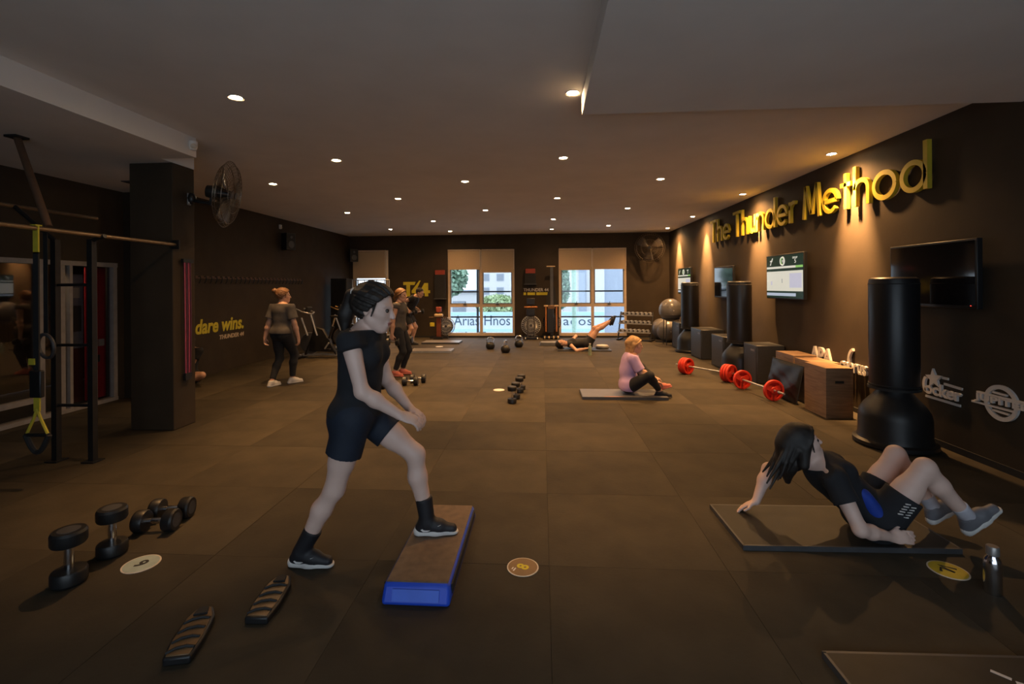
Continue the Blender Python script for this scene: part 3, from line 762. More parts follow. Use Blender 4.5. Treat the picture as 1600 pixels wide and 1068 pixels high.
# ================================================================== LOOSE KIT ON THE FLOOR
# ---- dumbbells
proto_db = thing('dumbbell', 'x', 'dumbbell'); dumbbell_parts(proto_db, 0.072, 0.115, 0.072)
UP = (0, PI / 2, 0)
def dumb(loc, label, group, rz=0.0, upright=False, sc=1.0, first=[True]):
    o = proto_db if first[0] else copy_tree(proto_db); first[0] = False
    o.scale = (sc, sc, sc)
    if upright:
        o.rotation_euler = (0, -PI / 2, rz); hl = (0.115 / 2 + 0.0735) * sc
        dx, dy = 0.072 * sc * math.cos(rz), 0.072 * sc * math.sin(rz)
        o.location = (loc[0] + dx, loc[1] + dy, hl)
    else: put(o, loc, rz)
    o['label'] = label; o['group'] = group; return o
dumb((-2.58, 2.42, 0), 'black dumbbell standing on end nearest the left edge of the floor', 'front left dumbbells', 0.2, True, 1.12)
dumb((-2.60, 2.70, 0), 'black dumbbell standing on end beside the lying pair', 'front left dumbbells', 0.5, True, 1.08)
dumb((-2.55, 2.97, 0), 'nearer black dumbbell of the lying pair at front left', 'front left dumbbells', 0.14, False, 0.98)
dumb((-2.58, 3.14, 0), 'farther black dumbbell of the lying pair at front left', 'front left dumbbells', 0.20, False, 0.98)
dumb((-2.15, 7.58, 0), 'nearer dumbbell of the lying pair by the coral shoes', 'dumbbells by the standing woman', 0.06, False, 0.98)
dumb((-2.08, 7.80, 0), 'farther dumbbell of the lying pair by the coral shoes', 'dumbbells by the standing woman', 0.10, False, 0.98)
dumb((-2.60, 7.30, 0), 'single dumbbell lying left of the pair, half behind the stepping woman', 'dumbbells by the standing woman', 0.16, False, 0.95)
for (x, y, lab) in ((-0.42, 6.48, 'nearest of four dumbbells standing on end mid floor'), (-0.385, 6.74, 'second nearest of four dumbbells standing on end mid floor'),
                    (-0.35, 7.12, 'third nearest of four dumbbells standing on end mid floor'), (-0.33, 7.34, 'farthest of four dumbbells standing on end mid floor')):
    dumb((x, y, 0), lab, 'dumbbells standing on end mid floor', 0.3, True, 0.88)
# ---- kettlebells
def kettlebell_parts(t):
    MB().lathe([(0.0, 0), (0.075, 0.0), (0.105, 0.03), (0.118, 0.085), (0.108, 0.14), (0.07, 0.18), (0.0, 0.195)], 28).build('bell', M_BLACK, t)
    MB().tube([(-0.075, 0, 0.15), (-0.092, 0, 0.20), (-0.082, 0, 0.26), (-0.045, 0, 0.292), (0.045, 0, 0.292), (0.082, 0, 0.26), (0.092, 0, 0.20), (0.075, 0, 0.15)], [0.022, 0.018, 0.016, 0.017, 0.017, 0.016, 0.018, 0.022], 10).build('handle', M_CHROME, t)
kb = thing('kettlebell', 'left kettlebell of the three below the left wide window', 'kettlebell', (-1.33, 12.05, 0), 0.3, 'kettlebells near the back'); kettlebell_parts(kb)
put(copy_tree(kb), (-0.89, 11.4, 0), 1.3, 'middle kettlebell, nearest of the three near the back')
put(copy_tree(kb), (-0.62, 12.44, 0), 0.5, 'right kettlebell of the three below the left wide window')
# ---- station discs on the floor
M_STK1 = mat('sticker_cream', (0.62, 0.55, 0.46), 0.6); M_STK2 = mat('sticker_brown', (0.22, 0.13, 0.055), 0.6)
M_STKT = mat('sticker_teal', (0.34, 0.42, 0.40), 0.6); M_STKY = mat('sticker_yellow', (0.52, 0.40, 0.02), 0.6)
def disc(loc, r, face, digit, dmat, label, rz=0.0):
    t = thing('floor_disc', label, 'floor marker', loc, rz, 'numbered station discs')
    MB().cyl((0, 0, 0), (0, 0, 0.003), r, n=48).build('rim', M_STK1, t, smooth=0)
    MB().cyl((0, 0, 0.003), (0, 0, 0.0042), r * 0.92, n=48).build('face', face, t, smooth=0)
    if digit:
        w = r * (0.5 if len(digit) == 1 else 0.9)
        text_mb(digit, w, r * 0.8, Matrix.Translation((-w / 2, -r * 0.4, 0.0042)), 0.001, bold=0.03).build('digit', dmat, t, smooth=0)
    return t
t = disc((-0.12, 2.695, 0), 0.09, M_STK2, '8', M_YELLOWF, 'brown floor disc numbered 8 right of the blue step', 1.15)
MB().box((-0.045, 0.03, 0.0045), (0.03, 0.008, 0.001)).box((-0.04, 0.045, 0.0045), (0.02, 0.006, 0.001)).build('small_print', M_WHITE, t)
disc((-2.335, 2.61, 0), 0.095, M_STKT, '6', M_BLACKM, 'pale teal floor disc numbered 6 beside the front left dumbbells', 2.75)
t = disc((2.25, 2.79, 0), 0.092, M_STKY, None, None, 'yellow floor disc with dark bolt beside the steel bottle', 0.5)
stroke_mb([[(-0.05, 0.01), (-0.01, 0.03), (0.0, -0.03)], [(0.0, -0.03), (0.01, 0.045), (0.045, -0.02)]], 0.014, 1, 1, 0.0012, Matrix.Translation((0, 0, 0.0042))).build('bolt_mark', M_BLACKM, t)
disc((-0.675, 7.285, 0), 0.088, M_WHITE, None, None, 'white floor disc beside the dumbbells standing mid floor')
disc((-2.75, 12.5, 0), 0.10, M_WHITE, None, None, 'white floor disc between the two far exercise mats')
# ---- aerobic step in the foreground
t = thing('aerobic_step', 'blue aerobic step with brown rubber top under the stepping woman', 'step', (-0.645, 2.80, 0))
def step_solid(hw0, hl0, z0, hw1, hl1, z1):
    P = [(-hw0, -hl0, z0), (hw0, -hl0, z0), (hw0, hl0, z0), (-hw0, hl0, z0), (-hw1, -hl1, z1), (hw1, -hl1, z1), (hw1, hl1, z1), (-hw1, hl1, z1)]
    return MB().add(P, [(0, 3, 2, 1), (4, 5, 6, 7), (0, 1, 5, 4), (1, 2, 6, 5), (2, 3, 7, 6), (3, 0, 4, 7)])
step_solid(0.178, 0.47, 0.0, 0.168, 0.435, 0.097).build('base', M_BLUE, t, bevel=0.018)
step_solid(0.160, 0.425, 0.094, 0.158, 0.420, 0.101).build('top', mat('step_rubber', (0.14, 0.09, 0.055), 0.6, vary=0.2, scale=20, bump=0.3), t, bevel=0.003)
EP = mat('blue_daylit', (0.05, 0.14, 0.70), 0.4, vary=0.05)  # lighter copy of the step blue: daylight on the ends painted in
for s in (-1, 1): MB().add([(-0.12, s * 0.463, 0.024), (0.12, s * 0.463, 0.024), (0.12, s * 0.447, 0.075), (-0.12, s * 0.447, 0.075), (-0.12, s * 0.468, 0.024), (0.12, s * 0.468, 0.024), (0.12, s * 0.4515, 0.075), (-0.12, s * 0.4515, 0.075)], [(4, 5, 6, 7), (0, 1, 5, 4), (1, 2, 6, 5), (2, 3, 7, 6), (3, 0, 4, 7)]).build('end_panel', EP, t)
for s in (-1, 1): MB().box((s * 0.1725, 0, 0.055), (0.012, 0.80, 0.05)).build('side_band', M_BLACKM, t)
# ---- ridged pads at front left
def ridged_pad(loc, rz, label):
    t = thing('ridged_pad', label, 'foot pad', loc, rz, 'ridged pads on the floor')
    out = [(-0.055, -0.16), (0.055, -0.17), (0.068, -0.05), (0.062, 0.10), (0.035, 0.165), (0.0, 0.175), (-0.035, 0.165), (-0.062, 0.10), (-0.068, -0.05)]
    MB().prism(out, 0.035).build('base', M_BLACK, t, bevel=0.008)
    MB().prism([(x * 0.84, y * 0.93) for x, y in out], 0.006, None, 0.033).build('tread', M_PADTOP, t, bevel=0.002)
    for k in range(4):
        y = -0.125 + k * 0.062
        MB().tube([(-0.052, y - 0.012, 0.040), (-0.02, y + 0.006, 0.045), (0.02, y + 0.012, 0.045), (0.052, y + 0.006, 0.040)], 0.0065, 6).build('ridge', M_BLACKM, t)
    MB().prism([(-0.03, 0.10), (0.03, 0.10), (0.022, 0.145), (0.0, 0.152), (-0.022, 0.145)], 0.012, None, 0.036).build('toe_pad', M_BLACKM, t)
ridged_pad((-1.61, 2.07, 0), math.radians(18), 'ridged black and brown foot pad nearest the bottom edge')
ridged_pad((-1.39, 2.33, 0), math.radians(8), 'ridged black and brown foot pad farther back, behind the first')
# ---- mats
def mat_thing(c, w, d, rz, label, h=0.016, m=None, stripe=None, edge=None):
    t = thing('exercise_mat', label, 'mat', (c[0], c[1], 0), rz, 'exercise mats')
    MB().box((0, 0, h / 2), (w, d, h)).build('pad', m or M_MAT, t, bevel=0.006)
    e = MB()
    for s in (-1, 1): e.box((0, s * d / 2, h / 2), (w + 0.012, 0.012, h)).box((s * w / 2, 0, h / 2), (0.012, d, h))
    e.build('edging', edge or M_DGREY, t)
    if stripe: MB().box((stripe[0], stripe[1], h + 0.0006), (stripe[2], stripe[3], 0.001)).build('print', stripe[4], t)
    return t
mt = mat_thing((1.83, 3.22), 1.26, 0.53, 0.02, 'dark exercise mat under the woman doing sit-ups', 0.03)
mt = mat_thing((1.95, 1.76), 1.5, 0.72, 0.02, 'dark exercise mat cut off by the bottom right corner', 0.03)
for k, (u, w) in enumerate(((0.0, 0.0), (0.05, -0.05), (0.09, -0.10))): MB().box((-0.12 + u, 0.26 + w, 0.031), (0.06, 0.016, 0.001), Matrix.Rotation(-0.8 + 0.3 * (k % 2), 3, 'Z')).build('print', M_WHITELET, mt)
M_MATG = mat('grey_mat', (0.13, 0.13, 0.14), 0.4)
mat_thing((1.15, 6.97), 1.18, 0.52, 0.0, 'grey exercise mat under the woman in the lilac shirt', 0.04, M_MATG, (-0.15, -0.24, 0.28, 0.02, M_ORANGE))
mat_thing((1.02, 11.9), 1.30, 0.55, 0.0, 'dark exercise mat under the woman lying with a raised leg', 0.03)
M_MATS = mat('silver_mat', (0.16, 0.155, 0.165), 0.35)
mat_thing((-2.84, 13.30), 1.05, 0.55, 0.0, 'grey exercise mat nearest the left wide window', 0.05, M_MATS)
mat_thing((-2.72, 11.55), 1.0, 0.5, 0.02, 'silver edged exercise mat right of the bending man', 0.05, M_MATS, None, M_SILVER)
t = thing('low_step', 'low dark step lying behind the head of the lying woman', 'step', (0.25, 12.85, 0))
step_solid(0.33, 0.17, 0, 0.30, 0.15, 0.09).build('base', M_DGREY, t, bevel=0.01)
step_solid(0.28, 0.13, 0.088, 0.28, 0.13, 0.094).build('top', M_GREY, t)
t = thing('round_cushion', 'small cream topped round cushion beyond the raised leg', 'cushion', (1.50, 12.03, 0.03))
MB().lathe([(0.0, 0), (0.15, 0), (0.17, 0.02), (0.17, 0.05), (0.15, 0.07), (0, 0.075)], 28).build('body', M_GREY, t)
MB().lathe([(0.0, 0.074), (0.14, 0.072), (0.14, 0.078), (0, 0.085)], 28).build('top', M_STK1, t)
# ---- bottles
t = thing('steel_bottle', 'brushed steel water bottle standing at the right edge of the floor', 'bottle', (2.315, 2.60, 0))
MB().lathe([(0.0, 0), (0.034, 0.0), (0.037, 0.006), (0.037, 0.155), (0.032, 0.178), (0.022, 0.192), (0.022, 0.20)], 36).build('body', M_CHROME, t)
MB().lathe([(0.021, 0.198), (0.027, 0.20), (0.027, 0.238), (0.024, 0.243), (0.0, 0.243)], 30).build('cap', mat('cap_steel', (0.35, 0.33, 0.32), 0.4, metal=0.7), t)
M_CLEAR = mat('clear_bottle', (0.25, 0.30, 0.22), 0.15)
t = thing('water_bottle', 'small clear green-based water bottle in front of the lying woman', 'bottle', (1.09, 11.0, 0))
MB().lathe([(0.0, 0), (0.042, 0.0), (0.042, 0.05), (0.038, 0.10), (0.042, 0.15), (0.04, 0.19), (0.018, 0.235), (0.018, 0.25)], 20).build('body', M_CLEAR, t)
MB().lathe([(0.02, 0.245), (0.022, 0.25), (0.022, 0.275), (0, 0.277)], 16).build('cap', M_STK1, t)

# ================================================================== FANS, SPEAKERS AND OTHER WALL FITTINGS
def fan(loc, axis, R, label, base_from):
    """wall fan: cage centre at loc, blowing along axis"""
    t = thing('wall_fan', label, 'fan', loc, 0, 'wall fans'); ax = unit(axis); s, u, d = frame_of(ax)
    cg = MB()
    prof = [(0.10, 0.10), (0.55, 0.085), (0.88, 0.05), (1.0, 0.0), (0.88, -0.05), (0.55, -0.085), (0.16, -0.10)]
    for k in range(44):
        a = 2 * PI * k / 44; q = s * math.cos(a) + u * math.sin(a)
        cg.tube([q * R * r + d * h * R * 2.2 for r, h in prof], 0.0022, 4)
    for r, h in prof[1:-1:1]: cg.torus(d * h * R * 2.2, R * r, 0.004, d, 40, 5)
    cg.build('cage', M_CAGE, t)
    MB().cyl(d * 0.1 * R * 2.0, d * 0.1 * R * 2.4, 0.10 * R, n=20).build('badge', M_STEEL, t)
    for k in range(3):
        a0 = 2 * PI * k / 3 + 0.4; P = []; F = []
        for i in range(9):
            r = R * (0.12 + 0.76 * i / 8)
            for j in range(5):
                w = (j / 4 - 0.5) * (0.95 - 0.25 * abs(i / 8 - 0.5)); a = a0 + w
                P.append((s * math.cos(a) + u * math.sin(a)) * r + d * (w * 0.09 * R * 2))
        for i in range(8):
            for j in range(4): F.append((i * 5 + j, i * 5 + j + 1, (i + 1) * 5 + j + 1, (i + 1) * 5 + j))
        b = MB().add(P, F).build('blade', M_BLADE, t); b.modifiers.new('thick', 'SOLIDIFY').thickness = 0.004
    MB().lathe([(0.02, -0.30 * R * 2), (0.07, -0.28 * R * 2), (0.085, -0.14 * R * 2), (0.05, -0.02), (0.05, 0.03), (0.0, 0.04)], 24, (0, 0, 0), d).build('motor', M_BLACK, t)
    bf = np.array(base_from, float) - np.array(loc, float)
    MB().tube([-d * 0.20 * R * 2, -d * 0.24 * R * 2 + V(0, 0, -0.14), bf + V(0, 0, -0.02)], 0.022, 10).build('arm', M_BLACK, t)
    MB().ball(bf, (0.05, 0.05, 0.07), 12).build('wall_plate', M_BLACK, t)
    return t
M_CAGE = mat('fan_cage', (0.16, 0.13, 0.10), 0.35, metal=0.8)
M_BLADE = mat('fan_blade', (0.05, 0.042, 0.036), 0.35)
fan((-3.72, 5.40, 2.71), (0.95, 0.30, -0.15), 0.39, 'black wall fan seen edge-on, fixed to the dark column', (-4.13, 5.35, 2.66))
fan((3.22, 14.40, 2.73), (-0.35, -0.95, -0.05), 0.44, 'wall fan facing the room in the back right corner', (3.30, 14.77, 2.62))
def speaker(loc, rz, label, sc=1.0):
    t = thing('wall_speaker', label, 'speaker', loc, rz, 'wall speakers')
    MB().prism([(-0.13 * sc, -0.12 * sc), (0.13 * sc, -0.12 * sc), (0.10 * sc, 0.10 * sc), (-0.10 * sc, 0.10 * sc)], 0.40 * sc).build('cabinet', M_BLACK, t, bevel=0.012)
    g = MB().box((0, -0.122 * sc, 0.20 * sc), (0.22 * sc, 0.008, 0.34 * sc)).build('grille', M_BLACKM, t)
    MB().lathe([(0.085 * sc, 0), (0.08 * sc, 0.006), (0.05 * sc, 0.004), (0, 0.008)], 24, (0, -0.125 * sc, 0.13 * sc), (0, -1, 0)).lathe([(0.035 * sc, 0), (0.03 * sc, 0.006), (0, 0.008)], 20, (0, -0.125 * sc, 0.30 * sc), (0, -1, 0)).build('driver', M_DGREY, g)
    MB().cyl((0, 0.08 * sc, 0.2 * sc), (0, 0.18 * sc, 0.2 * sc), 0.025).build('bracket', M_BLACK, t)
speaker((XL + 0.19, 10.77, 2.48), math.radians(70), 'black speaker on the left wall above the hook rail', 1.0)
speaker((-5.93, 14.55, 2.40), math.radians(40), 'black speaker in the back left corner beside the narrow window', 1.0)
t = thing('motion_sensor', 'small pale motion sensor on the end of the dropped ceiling', 'sensor', (-3.73, 4.86, 3.13))
MB().lathe([(0.0, -0.05), (0.03, -0.045), (0.042, -0.01), (0.042, 0.045), (0.03, 0.05)], 20).build('housing', M_WHITE, t)
MB().ball((0.02, -0.02, -0.01), 0.03, 14).build('lens', M_STK1, t)
t = thing('ceiling_sensor', 'tiny white sensor high on the left wall above the speaker', 'sensor', (XL + 0.03, 10.75, 3.0))
MB().box((0, 0, 0.03), (0.05, 0.06, 0.10)).build('housing', M_WHITE, t, bevel=0.01); MB().ball((0.025, 0, 0.01), 0.02, 12).build('lens', M_STK1, t)
t = thing('wall_switch', 'pale double switch on the side of the dark column', 'switch', (-4.15, 5.33, 2.62))
MB().box((0.004, 0, 0.03), (0.010, 0.05, 0.14)).build('plate', M_GREY, t, bevel=0.003)
for z in (0.06, 0.0): MB().box((0.012, 0, z), (0.010, 0.03, 0.045)).build('rocker', M_WHITE, t, bevel=0.003)
t = thing('ceiling_vent', 'small dark slot vent in the dropped ceiling left of the column', 'vent', (-5.35, 5.95, 3.02))
MB().box((0, 0, -0.006), (0.34, 0.12, 0.012)).build('frame', M_DGREY, t)
for k in range(3): MB().box((0, -0.03 + k * 0.03, -0.014), (0.30, 0.012, 0.006)).build('slat', M_BLACKM, t)
t = thing('hook_rail', 'long row of dark coat hooks on the left wall', 'hook rail', (XL, 9.9, 1.75))
MB().box((0.008, 0, 0.05), (0.016, 3.75, 0.05)).build('rail', M_BROWNW, t, bevel=0.003)
hk = None
for k in range(26):
    if hk is None:
        hk = MB().tube([(0.016, 0, 0.06), (0.05, 0, 0.065), (0.06, 0, 0.02), (0.045, 0, -0.03), (0.025, 0, -0.06)], 0.010, 6).build('hook', M_STEEL, t); o = hk
    else:
        o = hk.copy(); C.objects.link(o)
    o.location = (0, -1.8 + k * 0.144, 0)
t = thing('wall_slogan', 'yellow slogan ending dare wins with small Thunder 44 on left wall', 'sign', (XL, 8.0, 0.62))
text_mb('dare wins.', 1.36, 0.27, Matrix.Translation((0, 0.03, 0.15)) @ M_LEFT, 0.006, shear=0.18, bold=0.03).build('slogan', M_YELLOWF, t, smooth=0)
text_mb('THUNDER 44', 0.74, 0.085, Matrix.Translation((0, 0.66, 0.0)) @ M_LEFT, 0.006, shear=0.18, bold=0.04).build('name_line', mat('tan_letters', (0.55, 0.42, 0.28), 0.7), t, smooth=0)
# T44 logo on the back wall
t = thing('wall_logo', 'yellow T44 lettering on the back wall behind the bending man', 'sign', (-4.40, YB, 1.30))
MB().prism([(0.0, 0.46), (0.0, 0.36), (0.10, 0.36), (0.10, 0.0), (0.22, 0.0), (0.22, 0.36), (0.36, 0.36), (0.40, 0.46)], 0.012, M_BACK.copy()).build('letter', M_YELLOWF, t, smooth=0)
MB().prism([(0.27, 0.10), (0.27, 0.18), (0.52, 0.50), (0.56, 0.50), (0.44, 0.24), (0.50, 0.24), (0.50, 0.14), (0.46, 0.14), (0.46, 0.0), (0.36, 0.0), (0.36, 0.10)], 0.014, M_BACK.copy()).build('digit', M_YELLOWF, t, smooth=0)
MB().prism([(0.55, 0.10), (0.55, 0.19), (0.68, 0.42), (0.80, 0.42), (0.80, 0.19), (0.86, 0.19), (0.86, 0.10), (0.80, 0.10), (0.80, 0.0), (0.69, 0.0), (0.69, 0.10)], 0.016, M_BACK.copy()).build('digit', M_YELLOWF, t, smooth=0)
t = thing('wall_logo', 'white THUNDER 44 with yellow bar between the wide windows', 'sign', (-0.58, YB, 1.32))
text_mb('THUNDER 44', 0.78, 0.10, Matrix.Translation((0, 0, 0.115)) @ M_BACK, 0.01, bold=0.02).build('lettering', M_WHITELET, t, smooth=0)
for a, b in ((0.0, 0.08), (0.12, 0.36), (0.40, 0.78)): MB().span((a, -0.01, 0.0), (b, 0.0, 0.085)).build('bar', M_YELLOWF, t, smooth=0)
def wall_cabinet(x, z0, h, label):
    t = thing('wall_cabinet', label, 'cabinet', (x, YB - 0.06, z0), 0, 'red topped wall cabinets')
    MB().box((0, 0, h / 2), (0.34, 0.11, h)).build('body', M_BLACKM, t, bevel=0.005)
    MB().box((0, -0.01, h + 0.07), (0.30, 0.09, 0.14)).build('red_top', mat('dull_red', (0.30, 0.04, 0.02), 0.6), t, bevel=0.005)
    MB().box((0, -0.03, 0.0), (0.38, 0.16, 0.025)).build('shelf', M_DGREY, t)
wall_cabinet(-3.20, 1.22, 0.76, 'dark wall cabinet with red top left of the wide windows')
wall_cabinet(-0.36, 1.66, 0.34, 'smaller dark wall cabinet with red top between the wide windows')

# ================================================================== MACHINES ALONG THE BACK WALL
def flywheel(t, c, R, axis, m_cage):
    mb = MB(); s, u, d = frame_of(axis); c = np.array(c, float)
    for k in range(28):
        a = 2 * PI * k / 28; q = s * math.cos(a) + u * math.sin(a)
        mb.tube([c + q * R * 0.15 - d * 0.07, c + q * R * 0.9 - d * 0.06, c + q * R, c + q * R * 0.9 + d * 0.06, c + q * R * 0.15 + d * 0.07], 0.004, 4)
    mb.torus(c, R, 0.012, d, 36, 6).torus(c + d * 0.065, R * 0.6, 0.006, d, 30, 5).torus(c - d * 0.065, R * 0.6, 0.006, d, 30, 5)
    fw = mb.build('fan_cage', m_cage, t)
    MB().cyl(c - d * 0.04, c + d * 0.04, R * 0.85, n=30).build('fan_drum', M_DGREY, fw)
    return fw
# upright rowing machine with reddish post, left of the left wide window
t = thing('rowing_machine', 'rowing machine stored upright with red-brown post left of the windows', 'rowing machine', (-3.18, 14.42, 0), 0, 'machines by the back wall')
MB().box((0, 0.06, 0.03), (0.55, 0.10, 0.06)).box((0, -0.12, 0.03), (0.30, 0.08, 0.06)).build('feet', M_BLACK, t)
MB().box((0, 0, 0.36), (0.14, 0.09, 0.60)).build('rail', mat('redbrown_metal', (0.24, 0.07, 0.04), 0.4, metal=0.4), t, bevel=0.01)
MB().box((0, -0.02, 0.72), (0.26, 0.16, 0.10)).build('seat', M_TAN, t, bevel=0.03)
MB().box((0, 0.0, 0.90), (0.16, 0.12, 0.16)).build('gear_housing', mat('red_housing', (0.30, 0.06, 0.04), 0.5), t, bevel=0.02)
MB().cyl((0, 0, 0.77), (0, 0, 0.84), 0.04).build('hinge', M_STEEL, t)
MB().cyl((-0.30, -0.03, 0.66), (0.26, -0.03, 0.66), 0.016).build('handle', M_BROWNW, t)
MB().box((-0.20, -0.03, 0.44), (0.14, 0.05, 0.12)).build('footplate', M_YELLOWF, t, bevel=0.01)
flywheel(t, (0.20, 0.08, 0.38), 0.27, (0.15, -1, 0), M_SILVER)
# air bike seen from the front
t = thing('air_bike', 'air bike seen head-on with round fan cage between the wide windows', 'exercise bike', (-0.34, 14.38, 0), 0, 'machines by the back wall')
for yy in (-0.22, 0.26): MB().box((0, yy, 0.05), (0.42, 0.08, 0.07)).build('foot', M_BLACK, t, bevel=0.01)
for sx in (-0.18, 0.18): MB().cyl((sx, -0.27, 0.04), (sx + 0.03, -0.27, 0.04), 0.035).build('wheel', M_SILVER, t)
MB().box((0, 0.02, 0.10), (0.07, 0.5, 0.06)).build('base_beam', M_STEEL, t)
for sx in (-0.10, 0.10): MB().tube([(sx, -0.15, 0.08), (sx, -0.16, 0.55), (sx * 0.6, -0.08, 0.85)], 0.028, 8).build('fork', M_DGREY, t)
flywheel(t, (0, -0.10, 0.42), 0.29, (0, 1, 0), M_SILVER)
MB().box((0, -0.12, 0.82), (0.26, 0.10, 0.22)).build('shroud', M_BLACK, t, bevel=0.02)
MB().cyl((-0.20, -0.16, 0.97), (0.20, -0.16, 0.97), 0.022).build('handlebar', M_ORANGE, t)
MB().cyl((0, -0.10, 0.93), (0, -0.08, 1.06), 0.025).build('stem', M_STEEL, t)
MB().box((0, -0.12, 1.14), (0.24, 0.06, 0.20)).build('console', M_BLACK, t, bevel=0.015)
MB().cyl((0, 0.2, 0.1), (0, 0.24, 0.85), 0.025).build('seat_post', M_STEEL, t); MB().ball((0, 0.24, 0.88), (0.10, 0.14, 0.04), 16).build('saddle', M_BLACK, t)
# ski machine with tall post
t = thing('ski_machine', 'tall ski machine with T-shaped post and two orange rods', 'ski machine', (0.27, 14.45, 0), 0, 'machines by the back wall')
MB().box((0, 0, 0.05), (0.50, 0.40, 0.05)).build('platform', M_BLACK, t, bevel=0.01)
for sx in (-0.2, -0.07, 0.07, 0.2): MB().cyl((sx - 0.02, -0.2, 0.05), (sx + 0.02, -0.2, 0.05), 0.05).build('wheel', M_TAN, t)
MB().box((0.02, 0.06, 1.15), (0.09, 0.09, 2.1)).build('post', M_DGREY, t, bevel=0.01)
MB().box((0.0, 0.04, 2.20), (0.26, 0.06, 0.03)).build('crossbar', M_TAN, t)
for sx in (-0.16, 0.16): MB().cyl((sx, -0.05, 0.22), (sx, -0.05, 0.98), 0.022).build('rod', M_ORANGE, t)
MB().box((-0.16, -0.05, 1.0), (0.12, 0.07, 0.05)).box((0.16, -0.05, 1.0), (0.12, 0.07, 0.05)).build('yoke', M_TAN, t, bevel=0.01)
MB().box((0, -0.02, 0.96), (0.22, 0.10, 0.12)).build('gear_housing', M_BROWNW, t, bevel=0.02)
MB().box((-0.03, -0.04, 0.55), (0.20, 0.06, 0.75)).build('cover', M_BLACK, t, bevel=0.02)
flywheel(t, (0.02, 0.14, 0.48), 0.27, (0, 1, 0), M_STEEL)
MB().prism([(-0.18, 0.95), (0.22, 0.95), (0.12, 1.55), (0.02, 1.6), (-0.10, 1.4)], 0.06, Matrix.Translation((0, 0.2, 0)) @ M_BACK).build('back_shroud', M_BLACKM, t)

# ---- spin bikes at the left
def spin_bike(loc, rz, label, m_acc):
    t = thing('spin_bike', label, 'exercise bike', loc, rz, 'spin bikes by the left wall')
    for xx in (-0.50, 0.48): MB().cyl((xx, -0.26, 0.045), (xx, 0.26, 0.045), 0.032).build('foot', M_STEEL, t)
    MB().cyl((-0.53, -0.10, 0.05), (-0.53, -0.06, 0.05), 0.05).cyl((-0.53, 0.06, 0.05), (-0.53, 0.10, 0.05), 0.05).build('wheel', M_SILVER, t)
    MB().tube([(-0.50, 0, 0.06), (0.0, 0, 0.09), (0.48, 0, 0.06)], 0.03, 8).build('base_beam', M_SILVER, t)
    MB().tube([(-0.42, 0, 0.08), (-0.20, 0, 0.62), (-0.28, 0, 0.98)], 0.036, 10).build('head_tube', M_STEEL, t)
    MB().tube([(-0.20, 0, 0.62), (0.10, 0, 0.40), (0.22, 0, 0.72)], 0.035, 10).tube([(0.10, 0, 0.40), (0.30, 0, 0.08)], 0.03, 10).build('main_frame', M_STEEL, t)
    MB().prism([(-0.34, 0.16), (-0.22, 0.72), (0.0, 0.66), (0.14, 0.42), (0.30, 0.14)], 0.10, Matrix.Translation((0, 0.05, 0)) @ M_BACK).build('frame_cover', M_BLACK, t, bevel=0.02)
    for xo in (0.0, 0.22): MB().tube([(-0.47 + xo, -0.10, 0.92 + xo * 0.3), (-0.36 + xo, -0.09, 0.60), (-0.33 + xo, -0.09, 0.52)], 0.02, 8).build('side_strut', M_SILVER, t)
    MB().tube([(0.16, 0, 0.56), (0.26, 0, 0.92)], 0.02, 10).build('seat_post', M_CHROME, t)
    MB().prism([(-0.14, 0.0), (-0.05, -0.035), (0.06, -0.09), (0.13, -0.08), (0.13, 0.08), (0.06, 0.09), (-0.05, 0.035)], 0.05, Matrix.Translation((0.27, 0, 0.92))).build('saddle', M_BLACK, t, bevel=0.02)
    MB().cyl((-0.30, -0.03, 0.34), (-0.30, 0.03, 0.34), 0.235, n=36).build('flywheel', M_DGREY, t)
    MB().torus((-0.30, 0, 0.34), 0.235, 0.014, (0, 1, 0), 36, 6).build('flywheel_rim', m_acc, t)
    MB().cyl((0.06, -0.06, 0.36), (0.06, 0.06, 0.36), 0.11, n=24).build('chain_guard', M_BLACK, t)
    for pc in ((0.11, -0.09, 0.29), (0.01, 0.09, 0.43)): MB().box(pc, (0.03, 0.02, 0.17), Matrix.Rotation(0.6, 3, 'Y')).build('crank', M_SILVER, t)
    for pc in ((0.16, -0.13, 0.22), (-0.04, 0.13, 0.50)): MB().box(pc, (0.09, 0.08, 0.025)).build('pedal', M_BLACK, t)
    for s in (-1, 1): MB().tube([(-0.28, s * 0.02, 1.0), (-0.30, s * 0.16, 1.03), (-0.40, s * 0.20, 1.06), (-0.55, s * 0.17, 1.12)], 0.016, 8).build('handlebar', m_acc, t)
    MB().box((-0.36, 0, 1.10), (0.05, 0.22, 0.14), Matrix.Rotation(0.5, 3, 'Y')).build('console', M_BLACK, t, bevel=0.015)
    return t
spin_bike((-4.95, 10.45, 0), 0.0, 'nearer black spin bike beside the walking woman', M_SILVER)
spin_bike((-4.75, 11.75, 0), 0.1, 'farther spin bike with brass handlebars by the black locker', mat('brass_bar', (0.55, 0.34, 0.12), 0.35, metal=0.8))
